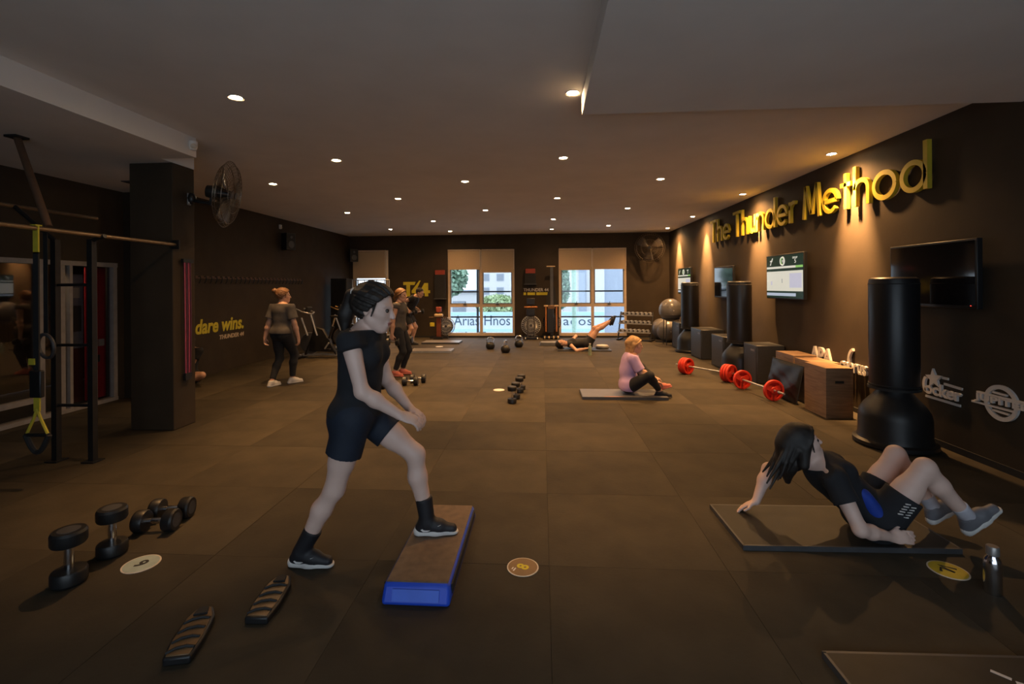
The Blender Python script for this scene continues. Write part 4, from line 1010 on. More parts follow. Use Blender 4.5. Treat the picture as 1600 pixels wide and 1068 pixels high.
# ---- black locker and silver wire shelving
t = thing('tall_locker', 'tall black locker in the back left corner', 'locker', (-5.72, 13.25, 0))
MB().box((0, 0, 0.93), (0.46, 0.5, 1.84)).build('body', M_BLACKM, t, bevel=0.006)
for z in (0.48, 1.38): 
    d = MB().box((0, -0.256, z), (0.42, 0.012, 0.86)).build('door', M_BLACK, t, bevel=0.003); MB().box((0.16, -0.268, z), (0.02, 0.014, 0.10)).build('handle', M_STEEL, d)
t = thing('wire_shelf', 'silver tube shelving frame in front of the corner window', 'shelf', (-4.95, 13.45, 0))
for sx in (-0.47, 0.47):
    for sy in (-0.2, 0.2): MB().cyl((sx, sy, 0), (sx, sy, 1.82), 0.014).build('post', M_SILVER, t)
for z in (0.2, 0.75, 1.40, 1.81):
    MB().cyl((-0.47, -0.2, z), (0.47, -0.2, z), 0.013).cyl((-0.47, 0.2, z), (0.47, 0.2, z), 0.013).cyl((-0.47, -0.2, z), (-0.47, 0.2, z), 0.013).cyl((0.47, -0.2, z), (0.47, 0.2, z), 0.013).build('shelf_rail', M_SILVER, t)
for sx in (-0.3, -0.12, 0.06, 0.24): MB().cyl((sx, -0.2, 1.40), (sx, -0.2, 1.81), 0.010).build('bar', M_SILVER, t)

# ================================================================== RIG IN THE LEFT BAY
t = thing('training_rig', 'black steel training rig with ladder rungs in the left bay', 'training rig', (-4.35, 4.14, 0))
for px, nm in ((-0.18, 0), (0.18, 0)): MB().box((px, 0, 1.03), (0.05, 0.05, 2.06)).box((px, 0, 0.006), (0.12, 0.12, 0.012)).build('post', M_STEEL, t)
for z in (0.52, 1.08, 1.64): MB().cyl((-0.18, 0, z), (0.18, 0, z), 0.014).build('rung', M_STEEL, t)
MB().cyl((0.32, -1.6, 2.09), (0.25, 0.94, 2.09), 0.019).build('pull_up_bar', mat('worn_bar', (0.30, 0.22, 0.14), 0.35, metal=0.8), t)
MB().cyl((-0.72, -1.6, 2.40), (-0.70, 0.94, 2.40), 0.019).build('pull_up_bar', MATS['worn_bar'], t)
for pa, pb in (((0.18, 0, 2.05), (0.31, 0.0, 2.09)), ((-0.18, 0, 2.05), (-0.71, 0.1, 2.40))): MB().cyl(pa, pb, 0.02).build('brace', M_STEEL, t)
MB().box((0.25, 0.92, 2.09), (0.10, 0.02, 0.10)).build('wall_flange', M_STEEL, t)
MB().cyl((-0.50, -0.05, 3.02), (0.22, -0.42, 2.12), 0.028).build('ceiling_strut', M_BROWNW, t)
MB().box((-0.50, -0.05, 3.01), (0.12, 0.12, 0.02)).build('ceiling_flange', M_STEEL, t)
# suspension trainer hanging from the bar
M_STRAPY = mat('yellow_strap', (0.50, 0.42, 0.03), 0.7)
t = thing('suspension_strap', 'yellow and black suspension trainer hanging from the rig bar', 'suspension trainer', (-4.06, 3.56, 0))
MB().box((0.0, 0.0, 2.0), (0.045, 0.012, 0.22)).box((0.0, 0.0, 2.115), (0.05, 0.05, 0.01)).build('anchor_strap', M_STRAPY, t)
MB().box((0, 0, 1.40), (0.045, 0.012, 1.0)).build('main_strap', M_BLACKM, t)
MB().box((-0.03, -0.012, 1.02), (0.05, 0.01, 0.05)).build('yellow_tab', M_STRAPY, t)
MB().box((0, 0, 0.84), (0.10, 0.04, 0.22)).build('buckle_sleeve', M_BLACK, t, bevel=0.01)
MB().box((0, 0, 0.68), (0.05, 0.012, 0.12)).build('yellow_strap', M_STRAPY, t)
for s in (-1, 1):
    MB().tube([(0, 0, 0.64), (s * 0.03, 0, 0.56), (s * 0.09, 0, 0.44)], 0.011, 6).build('yellow_strap', M_STRAPY, t)
MB().tube([(-0.10 + 0.2 * k / 12, 0.0, 0.43 - 0.14 * math.sin(PI * k / 12)) for k in range(13)], 0.020, 8).build('foot_cradle', M_BLACKM, t)
MB().cyl((-0.10, 0, 0.43), (0.10, 0, 0.43), 0.016).build('handle', M_BLACK, t)
t = thing('gym_ring', 'dark gymnastic ring hanging on a strap from the rig', 'gym ring', (-4.36, 3.95, 0))
MB().torus((0, -0.05, 1.10), 0.105, 0.015, (0.25, 1, 0.1), 30, 8).build('ring', M_DGREY, t)
MB().box((0, -0.05, 1.65), (0.04, 0.006, 0.88)).build('strap', M_BLACKM, t)
t = thing('resistance_bands', 'pink red resistance bands hanging on the side of the column', 'resistance bands', (-4.12, 5.28, 0))
M_BANDP = mat('pink_band', (0.45, 0.06, 0.10), 0.6)
for k in range(4): MB().tube([(0.0, -0.06 + k * 0.03, 1.90), (0.006, -0.06 + k * 0.03, 1.2), (0.0, -0.05 + k * 0.025, 0.62)], 0.008, 6).build('band', M_BANDP if k % 2 == 0 else mat('dark_band', (0.10, 0.015, 0.03), 0.6), t)
MB().box((0.005, -0.02, 1.92), (0.03, 0.16, 0.04)).build('hook_plate', M_STEEL, t)
MB().box((0.0, -0.02, 0.58), (0.03, 0.10, 0.08)).build('grip', M_BLACK, t)
t = thing('shop_fill_lamp', 'added shaded lamp brightening the shop behind the glass', 'lamp', (-6.62, 5.6, 2.3))  # invented lamp, added to brighten the red display behind the glass
MB().lathe([(0.02, 0.2), (0.03, 0.18), (0.14, 0.0), (0.135, 0.0), (0.02, 0.17)], 24).build('lamp_shade', M_DGREY, t)
MB().cyl((0, 0, 0.2), (0, 0, 0.30), 0.006).build('cord', M_BLACKM, t)
MB().ball((0, 0, 0.04), 0.04, 14).build('bulb', M_LAMP, t)
l = bpy.data.lights.new('shop_fill_light', 'POINT'); l.energy = 5; l.color = WARM; l.shadow_soft_size = 0.05
lo = bpy.data.objects.new('shop_fill_light', l); C.objects.link(lo); lo.parent = t; lo.location = (0, 0, -0.03)
# red display and furniture in the shop behind the glass
t = thing('red_display', 'red display panel with hanging goods behind the right pane of the shop front', 'display', (-6.30, 6.30, 0.05))
MB().box((0, 0, 0.93), (0.02, 0.30, 1.84)).build('panel', M_REDW, t)
for k in range(4): MB().box((0.025, -0.08 + 0.07 * (k % 3), 0.35 + 0.22 * k), (0.03, 0.09, 0.10)).build('hanging_item', M_DGREY if k % 2 else M_WHITELET, t, bevel=0.01)
t = thing('poster', 'poster with dark figure, bluish glass reflection put into its colour, behind the middle pane of the shop front', 'poster', (-6.30, 5.98, 0.05))
MB().box((0, 0, 1.25), (0.01, 0.28, 1.0)).build('sheet', mat('poster_reflection', (0.26, 0.28, 0.36), 0.6), t)  # sheet colour brightened to paint in the bluish reflection on the pane
MB().box((0.008, 0.03, 1.50), (0.004, 0.12, 0.14)).build('printed_figure', M_WHITELET, t)
MB().box((0.008, 0.03, 1.15), (0.004, 0.16, 0.35)).build('printed_figure', M_DGREY, t)
MB().box((0, 0, 0.38), (0.01, 0.28, 0.72)).build('lower_sheet', mat('maroon_sheet', (0.10, 0.02, 0.015), 0.6), t)

# ================================================================== PEOPLE
# Bodies are one continuous skin each: rounded cones and ellipsoids blended into a distance field, then meshed.
class Field:
    def __init__(self): self.p = []; self.cuts = []
    def cone(self, a, b, ra, rb, k=0.03, clip=None, grow=0.0):
        self.p.append(('c', np.array(a, float), np.array(b, float), ra + grow, rb + grow, k, clip)); return self
    def ell(self, c, R, rad, k=0.03, clip=None, grow=0.0):
        self.p.append(('e', np.array(c, float), np.array(R, float), np.array(rad, float) + grow, None, k, clip)); return self
    def cut(self, c, n):              # removes what lies on the n side of point c
        self.cuts.append((np.array(c, float), unit(n))); return self
    def mesh(self, res):
        lo = np.full(3, 1e9); hi = -lo; bb = []
        for q in self.p:
            if q[0] == 'c':
                m = max(q[3], q[4]); a = np.minimum(q[1], q[2]) - m; b = np.maximum(q[1], q[2]) + m
            else:
                m = max(q[3]); a = q[1] - m; b = q[1] + m
            bb.append((a, b)); lo = np.minimum(lo, a); hi = np.maximum(hi, b)
        lo -= 3 * res; n = np.ceil((hi + 3 * res - lo) / res).astype(int) + 1
        Fd = np.full(n, 0.5, np.float32)
        ax = [lo[i] + np.arange(n[i]) * res for i in range(3)]
        for q, (a, b) in zip(self.p, bb):
            mg = q[5] + 3 * res
            i0 = np.clip(np.floor((a - mg - lo) / res).astype(int), 0, n - 1); i1 = np.clip(np.ceil((b + mg - lo) / res).astype(int) + 1, 1, n)
            sl = tuple(slice(i0[i], i1[i]) for i in range(3))
            X = ax[0][sl[0]][:, None, None]; Y = ax[1][sl[1]][None, :, None]; Z = ax[2][sl[2]][None, None, :]
            if q[0] == 'c':
                A, B = q[1], q[2]; D = B - A; L2 = max(D @ D, 1e-9)
                tt = np.clip(((X - A[0]) * D[0] + (Y - A[1]) * D[1] + (Z - A[2]) * D[2]) / L2, 0, 1)
                d = np.sqrt((X - A[0] - tt * D[0]) ** 2 + (Y - A[1] - tt * D[1]) ** 2 + (Z - A[2] - tt * D[2]) ** 2) - (q[3] + tt * (q[4] - q[3]))
            else:
                Cc, Rm, r = q[1], q[2], q[3]; k0 = 0; k1 = 0
                for j in range(3):
                    lj = (X - Cc[0]) * Rm[j][0] + (Y - Cc[1]) * Rm[j][1] + (Z - Cc[2]) * Rm[j][2]
                    k0 = k0 + (lj / r[j]) ** 2; k1 = k1 + (lj / r[j] ** 2) ** 2
                k0 = np.sqrt(k0); k1 = np.sqrt(k1) + 1e-9; d = k0 * (k0 - 1) / k1
                d = np.where(k0 < 1e-6, -min(r), d)
            if q[6] is not None:
                for (c, nn) in q[6]:
                    d = np.maximum(d, (X - c[0]) * nn[0] + (Y - c[1]) * nn[1] + (Z - c[2]) * nn[2])
            f = Fd[sl]; k = q[5]
            h = np.clip(0.5 + 0.5 * (f - d) / k, 0, 1)
            Fd[sl] = (f * (1 - h) + d * h - k * h * (1 - h)).astype(np.float32)
        for c, nn in self.cuts:
            Fd = np.maximum(Fd, ((ax[0] - c[0]) * nn[0])[:, None, None] + ((ax[1] - c[1]) * nn[1])[None, :, None] + ((ax[2] - c[2]) * nn[2])[None, None, :])
        return surface_net(Fd, lo, res)

def surface_net(Fd, lo, res):
    ins = Fd < 0; n = np.array(Fd.shape)
    cnt = np.zeros(n - 1, np.int8)
    for dx in (0, 1):
        for dy in (0, 1):
            for dz in (0, 1): cnt += ins[dx:n[0] - 1 + dx, dy:n[1] - 1 + dy, dz:n[2] - 1 + dz]
    act = (cnt > 0) & (cnt < 8); I = np.argwhere(act)
    idx = np.full(n - 1, -1, np.int64); idx[tuple(I.T)] = np.arange(len(I))
    acc = np.zeros((len(I), 3)); num = np.zeros(len(I))
    cor = [(a, b, c) for a in (0, 1) for b in (0, 1) for c in (0, 1)]
    val = {c: Fd[I[:, 0] + c[0], I[:, 1] + c[1], I[:, 2] + c[2]] for c in cor}
    for c in cor:
        for j in range(3):
            if c[j] == 0:
                c2 = list(c); c2[j] = 1; c2 = tuple(c2); va, vb = val[c], val[c2]
                m = (va < 0) != (vb < 0); t_ = np.where(m, va / np.where(m, va - vb, 1), 0)
                p = np.tile(np.array(c, float), (len(I), 1)); p[:, j] = t_
                acc[m] += p[m]; num[m] += 1
    Vx = lo + (I + acc / num[:, None]) * res
    faces = []
    for j in range(3):
        a = [slice(None)] * 3; b = [slice(None)] * 3; a[j] = slice(0, n[j] - 1); b[j] = slice(1, n[j])
        s0 = ins[tuple(a)]; s1 = ins[tuple(b)]
        E_ = np.argwhere(s0 != s1); u, w = (j + 1) % 3, (j + 2) % 3
        ok = (E_[:, u] > 0) & (E_[:, w] > 0) & (E_[:, u] < n[u] - 1) & (E_[:, w] < n[w] - 1); E_ = E_[ok]
        flip = s0[tuple(E_.T)]
        def cell(du, dw):
            q = E_.copy(); q[:, u] -= du; q[:, w] -= dw; return idx[tuple(q.T)]
        Q = np.stack([cell(1, 1), cell(0, 1), cell(0, 0), cell(1, 0)], 1)
        Q[~flip] = Q[~flip][:, ::-1]
        faces.append(Q)
    return Vx, np.concatenate(faces)

def field_obj(fd, res, name, m, parent, off):
    v, f = fd.mesh(res)
    me = bpy.data.meshes.new(name)
    me.vertices.add(len(v)); me.vertices.foreach_set('co', (v - np.array(off)).astype(np.float32).ravel())
    me.loops.add(len(f) * 4); me.loops.foreach_set('vertex_index', f.astype(np.int32).ravel())
    me.polygons.add(len(f)); me.polygons.foreach_set('loop_start', np.arange(0, len(f) * 4, 4, dtype=np.int32))
    try: me.polygons.foreach_set('loop_total', np.full(len(f), 4, dtype=np.int32))
    except Exception: pass
    me.update(calc_edges=True); me.validate()
    me.materials.append(m); me.polygons.foreach_set('use_smooth', [True] * len(me.polygons))
    o = bpy.data.objects.new(name, me); C.objects.link(o); o.parent = parent
    return o

def ik(a, c, l1, l2, pole):
    a = np.array(a, float); c = np.array(c, float); D = c - a; L = np.linalg.norm(D)
    if L > (l1 + l2) * 0.998: c = a + D / L * (l1 + l2) * 0.998; D = c - a; L = np.linalg.norm(D)
    x = (L * L + l1 * l1 - l2 * l2) / (2 * L); h = math.sqrt(max(l1 * l1 - x * x, 0)); d = D / L
    p = np.array(pole, float); p = unit(p - d * (p @ d))
    return a + d * x + p * h, c

M_SKIN = mat('skin', (0.52, 0.30, 0.21), 0.5, vary=0.05, scale=8)
M_SKIN2 = mat('skin_fair', (0.72, 0.50, 0.42), 0.5, vary=0.05, scale=8)
M_LIP = mat('lips', (0.42, 0.14, 0.12), 0.45)
M_EYE = mat('eye', (0.05, 0.035, 0.03), 0.2)
M_HAIRD = mat('dark_hair', (0.016, 0.012, 0.010), 0.5, vary=0.4, scale=30, bump=0.4)
M_HAIRB = mat('brown_hair', (0.16, 0.075, 0.03), 0.5, vary=0.35, scale=30, bump=0.4)
M_HAIRY = mat('blonde_hair', (0.40, 0.23, 0.09), 0.5, vary=0.35, scale=30, bump=0.4)
M_CBLACK = mat('black_cloth', (0.012, 0.013, 0.017), 0.85, vary=0.15, scale=20, bump=0.15)
M_CNAVY = mat('navy_cloth', (0.008, 0.014, 0.028), 0.75, vary=0.15, scale=20)
M_CGREY = mat('grey_cloth', (0.075, 0.068, 0.065), 0.85, vary=0.2, scale=10, bump=0.2)
M_CLILAC = mat('lilac_cloth', (0.52, 0.36, 0.62), 0.85, vary=0.08, scale=8, bump=0.2)
M_SHOEW = mat('white_shoe', (0.66, 0.64, 0.62), 0.55)
M_SHOEK = mat('black_shoe', (0.014, 0.014, 0.018), 0.6)
M_SHOEC = mat('coral_shoe', (0.62, 0.17, 0.12), 0.55)
M_SOCKW = mat('white_sock', (0.50, 0.49, 0.55), 0.8)

def person(label, P, N, fp, fc, head, hf, hu, legs, arms, out, s=1.0, res=0.009, group=None, W=None, female=True, base=None):
    P, N, head = (np.array(q, float) for q in (P, N, head))
    base = base if base is not None else (P[0], P[1], 0.0)
    t = thing('person', label, 'person', base, 0, group)
    up = unit(N - P); fp = unit(np.array(fp, float) - up * (np.array(fp, float) @ up)); lp = np.cross(up, fp)
    fc = unit(np.array(fc, float) - up * (np.array(fc, float) @ up)); lc = np.cross(up, fc)
    W = P + (N - P) * 0.42 if W is None else np.array(W, float)
    upc = unit(N - W); lc = unit(lc - upc * (lc @ upc)); fc = np.cross(lc, upc)
    Rp = np.array([lp, fp, up]); Rc = np.array([lc, fc, upc]); Rb = W + (N - W) * 0.52
    skin = out.get('skin', M_SKIN); sh_w = (0.165 if female else 0.19) * s; hp_w = 0.088 * s
    J = {}
    for sd, sg in (('L', 1), ('R', -1)):
        hip = P + lp * sg * hp_w - up * 0.02 * s; lg = legs[sd]
        kn, an = ik(hip, lg['ankle'], 0.415 * s, 0.40 * s, lg['pole'])
        sho = N - upc * 0.045 * s + lc * sg * sh_w + np.array(arms[sd].get('shift', (0, 0, 0)))
        el, wr = ik(sho, arms[sd]['wrist'], 0.285 * s, 0.245 * s, arms[sd]['pole'])
        J[sd] = dict(hip=hip, kn=kn, an=an, sho=sho, el=el, wr=wr)
    def torso(F, g=0.0, lower=True, k=0.05, clip=None):
        w = 1.0 if female else 1.08
        if lower:
            F.ell(P + up * 0.01 * s, Rp, V(0.165, 0.115, 0.125) * s, k, clip, g)
            for sg in (-1, 1): F.cone(P - fp * 0.045 * s + lp * sg * 0.07 * s - up * 0.03 * s, P - fp * 0.045 * s + lp * sg * 0.07 * s, 0.092 * s, 0.09 * s, k, clip, g)
        F.ell(W, Rc, V(0.128 * w, 0.094 * w, 0.14) * s, k, clip, g)
        F.cone(P + up * 0.06 * s, W, 0.10 * s, 0.095 * s, k, clip, g)
        F.ell(Rb, Rc, V(0.146 * w, 0.108 * w, 0.17) * s, k, clip, g)
        F.ell(N - upc * 0.10 * s, Rc, V(0.15 * w, 0.088 * w, 0.10) * s, k, clip, g)
        if female:
            for sg in (-1, 1): F.cone(Rb + fc * 0.07 * s + lc * sg * 0.062 * s + upc * 0.02 * s, Rb + fc * 0.075 * s + lc * sg * 0.064 * s, 0.052 * s, 0.055 * s, 0.03, clip, g)
        for sg, sd in ((1, 'L'), (-1, 'R')):
            F.cone(N - upc * 0.02 * s, J[sd]['sho'], 0.05 * s, 0.05 * s, 0.04, clip, g)
    def leg(F, sd, g=0.0, upto=2.0, k=0.03, extra=0.0):
        j = J[sd]; hip, kn, an = j['hip'], j['kn'], j['an']; pf = unit(np.array(legs[sd]['pole'], float))
        if upto < 1.0:
            e = hip + (kn - hip) * upto; r = (0.09 + (0.06 - 0.09) * upto) * s
            F.cone(hip, e + (kn - hip) * 0.1, 0.09 * s, r + extra, k, [(e, unit(kn - hip))], g); return
        F.cone(hip, kn, 0.09 * s, 0.056 * s, k, None, g); F.cone(hip + (kn - hip) * 0.2, hip + (kn - hip) * 0.6, 0.085 * s, 0.072 * s, k, None, g)
        ba = -pf; e = kn + (an - kn) * min(upto - 1.0, 1.0); cl = [(e, unit(an - kn))] if upto < 2.0 else None
        F.cone(kn, kn + (an - kn) * 0.33 + ba * 0.014 * s, 0.052 * s, 0.054 * s, k, cl, g)
        F.cone(kn + (an - kn) * 0.33 + ba * 0.014 * s, an, 0.054 * s, 0.036 * s, k, cl, g)
    def arm(F, sd, g=0.0, upto=2.0, k=0.025, extra=0.0):
        j = J[sd]
        if upto < 1.0:
            e = j['sho'] + (j['el'] - j['sho']) * upto
            F.cone(j['sho'], e + (j['el'] - j['sho']) * 0.15, 0.056 * s, 0.050 * s + extra, k, [(e, unit(j['el'] - j['sho']))], g); return
        F.cone(j['sho'], j['el'], 0.053 * s, 0.038 * s, k, None, g)
        F.cone(j['el'], j['el'] + (j['wr'] - j['el']) * 0.35, 0.039 * s, 0.040 * s, k, None, g)
        F.cone(j['el'] + (j['wr'] - j['el']) * 0.35, j['wr'], 0.040 * s, 0.026 * s, k, None, g)
    # ---------------- body
    B = Field(); torso(B)
    for sd in 'LR':
        leg(B, sd); arm(B, sd)
        a = arms[sd]; j = J[sd]; d = unit(a.get('dir', j['wr'] - j['el'])); n = np.array(a['palm'], float); n = unit(n - d * (n @ d)); th = np.cross(d, n)
        if np.array(a['thumb'], float) @ th < 0: th = -th
        R_ = np.array([d, th, n]); hs = s * a.get('scale', 1.0)
        B.ell(j['wr'] + d * 0.048 * hs, R_, V(0.056, 0.040, 0.017) * hs, 0.02)
        cu = a.get('curl', 0.35); fr = max(0.0085 * hs, res * 0.95)
        for q, (o_, ln) in enumerate(((0.029, 0.072), (0.010, 0.082), (-0.010, 0.076), (-0.028, 0.060))):
            p0 = j['wr'] + d * 0.082 * hs + th * o_ * hs * 1.06; ang = 0.0
            for sgm in (0.42, 0.32, 0.26):
                ang += cu * (1.0 + 0.08 * q); dd = d * math.cos(ang) + n * math.sin(ang); p1 = p0 + dd * ln * sgm * hs
                B.cone(p0, p1, fr, fr * 0.93, 0.006); p0 = p1
        tb = j['wr'] + d * 0.03 * hs + th * 0.028 * hs; td = unit(d * 0.75 + th * 0.65 + n * 0.25 * (1 + cu))
        tm = tb + td * 0.042 * hs; te = tm + unit(d * 0.9 + th * 0.15 + n * 0.5 * cu) * 0.032 * hs
        B.cone(tb, tm, fr * 1.25, fr * 1.05, 0.012).cone(tm, te, fr * 1.05, fr * 0.9, 0.006)
        lg = legs[sd]; tdv = unit(lg['toe']); sn = unit(lg.get('n', (0, 0, 1)))
        B.cone(j['an'], j['an'] + tdv * 0.09 * s - sn * 0.058 * s, 0.034 * s, 0.018 * s, 0.015)
    hu = unit(hu); hf = np.array(hf, float); hf = unit(hf - hu * (hf @ hu)); hl = np.cross(hu, hf)
    Rh = np.array([hf, hl, hu]); hs = s * out.get('head', 1.0)
    def H(a, b, c): return head + (hf * a + hl * b + hu * c) * hs
    B.cone(N - upc * 0.02 * s, H(-0.02, 0, -0.055), 0.058 * s, 0.050 * s, 0.03)
    B.ell(H(-0.012, 0, 0.032), Rh, V(0.096, 0.075, 0.086) * hs, 0.02)
    B.ell(H(0.028, 0, -0.03), Rh, V(0.066, 0.060, 0.085) * hs, 0.03)
    B.cone(H(0.066, 0.008, -0.095), H(0.066, -0.008, -0.095), 0.024 * hs, 0.024 * hs, 0.025)
    for sg in (-1, 1):
        B.cone(H(0.0, sg * 0.048, -0.055), H(0.05, sg * 0.018, -0.092), 0.022 * hs, 0.022 * hs, 0.02)
        B.cone(H(0.058, sg * 0.034, -0.02), H(0.04, sg * 0.045, -0.015), 0.026 * hs, 0.024 * hs, 0.015)
        B.cone(H(0.080, sg * 0.012, 0.024), H(0.068, sg * 0.046, 0.026), 0.012 * hs, 0.010 * hs, 0.012)
        B.ell(H(-0.012, sg * 0.077, -0.008), np.array([hf, hl, hu]), V(0.017, 0.008, 0.031) * hs, 0.006)
    B.cone(H(0.088, 0, 0.010), H(0.108, 0, -0.026), 0.009 * hs, 0.013 * hs, 0.012)
    B.cone(H(0.088, 0.014, -0.058), H(0.088, -0.014, -0.058), 0.011 * hs, 0.011 * hs, 0.012)
    B.cone(H(0.085, 0.012, -0.074), H(0.085, -0.012, -0.074), 0.011 * hs, 0.011 * hs, 0.012)
    body = field_obj(B, res, 'body', skin, t, base)
    for sg in (-1, 1): MB().ball(H(0.079, sg * 0.031, 0.004) - np.array(base), 0.0125 * hs, 12).build('eye', M_EYE, t)
    lpF = Field().cone(H(0.093, 0.016, -0.060), H(0.093, -0.016, -0.060), 0.0075 * hs, 0.0075 * hs, 0.006).cone(H(0.090, 0.013, -0.071), H(0.090, -0.013, -0.071), 0.0075 * hs, 0.0075 * hs, 0.006)
    field_obj(lpF, 0.003, 'lips', M_LIP, t, base)
    # ---------------- hair
    hm, style = out['hair']; Fh = Field()
    pc, pn = V(0.066, 0, 0.080), unit(V(0.78, 0, -0.62))
    pl = [(H(*pc), unit(hf * pn[0] + hu * pn[2]))]
    g = 0.004 if style == 'short' else 0.013
    Fh.ell(H(-0.016, 0, 0.034), Rh, (V(0.100, 0.080, 0.092) + g) * hs, 0.01, pl)
    if style == 'ponytail':
        Fh.cone(H(-0.11, 0, 0.055), H(-0.135, 0, 0.04), 0.030 * hs, 0.034 * hs, 0.02)
        Fh.cone(H(-0.135, 0, 0.04), H(-0.150, 0, -0.06), 0.036 * hs, 0.040 * hs, 0.02).cone(H(-0.150, 0, -0.06), H(-0.135, 0, -0.17), 0.040 * hs, 0.016 * hs, 0.02)
    elif style == 'bun':
        Fh.cone(H(-0.10, 0, 0.07), H(-0.135, 0, 0.08), 0.035 * hs, 0.048 * hs, 0.015)
    elif style == 'bob':
        for sg in (-1, 1): Fh.cone(H(-0.03, sg * 0.075, 0.0), H(-0.05, sg * 0.070, -0.10), 0.034 * hs, 0.030 * hs, 0.03)
        Fh.cone(H(-0.09, 0, 0.02), H(-0.10, 0, -0.11), 0.06 * hs, 0.045 * hs, 0.03).cone(H(-0.06, 0.03, 0.09), H(-0.11, 0, 0.02), 0.05 * hs, 0.055 * hs, 0.03)
    elif style == 'long':
        Fh.cone(H(-0.09, 0, 0.02), H(-0.13, 0, -0.10), 0.065 * hs, 0.055 * hs, 0.03).cone(H(-0.13, 0, -0.10), H(-0.15, 0.02, -0.20), 0.055 * hs, 0.02 * hs, 0.03)
        for sg in (-1, 1): Fh.cone(H(-0.02, sg * 0.075, 0.0), H(-0.06, sg * 0.075, -0.09), 0.030 * hs, 0.030 * hs, 0.03)
        fd_ = out.get('fall', V(0, 0, -1))
        for q in range(11):      # loose strands falling free
            a_ = H(-0.085 + 0.02 * math.cos(q * 1.7), -0.075 + 0.015 * q, 0.0 + 0.03 * math.sin(q)); b_ = a_ + unit(fd_ + V(0.10 * math.sin(q * 2.3), 0.12 * math.cos(q * 1.9), 0)) * (0.15 + 0.05 * (q % 3)) * hs
            Fh.cone(a_, (a_ + b_) / 2, 0.020 * hs, 0.014 * hs, 0.008).cone((a_ + b_) / 2, b_ + V(0.012 * math.cos(q), 0, 0), 0.014 * hs, 0.005 * hs, 0.006)
    elif style == 'gathered':
        Fh.cone(H(-0.095, 0, 0.0), H(-0.125, 0, -0.02), 0.04 * hs, 0.042 * hs, 0.02).cone(H(-0.125, 0, -0.02), H(-0.12, 0, -0.09), 0.04 * hs, 0.02 * hs, 0.02)
    if style != 'short':       # combed locks running from the hairline back to the knot
        c0 = V(-0.016, 0, 0.034); rr = V(0.113, 0.093, 0.105); knot = dict(ponytail=V(-0.115, 0, 0.05), bun=V(-0.11, 0, 0.075)).get(style, V(-0.11, 0, -0.03))
        e_ = rr * pn; m_ = np.linalg.norm(e_); e_ = e_ / m_; hh_ = (pn @ (pc - c0)) / m_; aa = unit(V(-e_[2], 0, e_[0])); aa = aa if aa[2] > 0 else -aa
        kd_ = unit((knot - c0) / rr); rgh = np.random.default_rng(7)
        for q in range(30):
            ps = math.radians(-150 + 300 * q / 29 + rgh.uniform(-4, 4)); w0 = e_ * hh_ + math.sqrt(1 - hh_ * hh_) * (aa * math.cos(ps) + V(0, 1, 0) * math.sin(ps)); pr = None
            gg = rgh.uniform(0.965, 1.02)
            for i in range(9):
                w_ = unit(w0 * (1 - i / 8) + kd_ * (i / 8) + V(0, 0.02 * math.sin(q * 2.1), 0)); p_ = H(*(c0 + rr * w_ * gg))
                if pr is not None: Fh.cone(pr, p_, 0.0085 * hs, 0.0085 * hs, 0.005)
                pr = p_
        for sg in (-1, 1): Fh.cone(H(0.030, sg * 0.076, 0.035), H(0.022, sg * 0.081, -0.035), 0.007 * hs, 0.004 * hs, 0.006)
    ho = field_obj(Fh, min(res, 0.005), 'hair', hm, t, base)
    if style == 'ponytail': MB().torus(H(-0.122, 0, 0.047) - np.array(base), 0.034 * hs, 0.008 * hs, hf * 1.0 + hu * 0.4, 20, 6).build('hair_tie', M_WHITE, ho)
    # ---------------- clothes
    cr = max(res, 0.007)
    sm, hem, slv, loose = out['shirt']
    Fs = Field(); torso(Fs, loose, True, 0.05)
    for sd in 'LR': arm(Fs, sd, loose * 0.8, slv, 0.03, 0.012)
    hp = P + (N - P) * hem
    Fs.cut(hp, P - N); Fs.cut(N + upc * 0.012 * s, upc)
    so = field_obj(Fs, cr, 'shirt', sm, t, base)
    bm, kind, ln, gl = out['bottom']
    Fb = Field()
    wc = [(P + up * 0.13 * s, up)]
    Fb.ell(P + up * 0.01 * s, Rp, V(0.165, 0.115, 0.125) * s, 0.05, wc, gl)
    for sg in (-1, 1): Fb.cone(P - fp * 0.045 * s + lp * sg * 0.07 * s - up * 0.03 * s, P - fp * 0.045 * s + lp * sg * 0.07 * s, 0.092 * s, 0.09 * s, 0.05, wc, gl)
    Fb.cone(P + up * 0.06 * s, W, 0.10 * s, 0.095 * s, 0.05, wc, gl)
    for sd in 'LR': leg(Fb, sd, gl, ln, 0.03, 0.012 if kind == 'shorts' else 0.0)
    bo = field_obj(Fb, cr, kind, bm, t, base)
    # ---------------- socks and shoes
    for sd in 'LR':
        j = J[sd]; lg = legs[sd]; A = j['an']; n = unit(lg.get('n', (0, 0, 1))); td = np.array(lg['toe'], float); td = unit(td - n * (td @ n)); sd_ = np.cross(n, td)
        um, sm_, top = out['shoes'] if not isinstance(out['shoes'], dict) else out['shoes'][sd]
        def S(a, b, c): return A + (td * a + sd_ * b + n * c) * s
        if out.get('sock'):
            hh = out['sock'][1]; Fk = Field().cone(A - n * 0.02 * s, A + (j['kn'] - A) * hh, 0.038 * s, 0.042 * s, 0.02, [(A + (j['kn'] - A) * hh * 0.92, unit(j['kn'] - A))], 0.005)
            field_obj(Fk, cr * 0.8, 'sock', out['sock'][0], t, base)
        Fo = Field()
        Fo.cone(S(-0.042, 0, -0.050), S(0.06, 0, -0.052), 0.036 * s, 0.038 * s, 0.02).cone(S(0.06, 0, -0.052), S(0.145, 0, -0.060), 0.038 * s, 0.030 * s, 0.02)
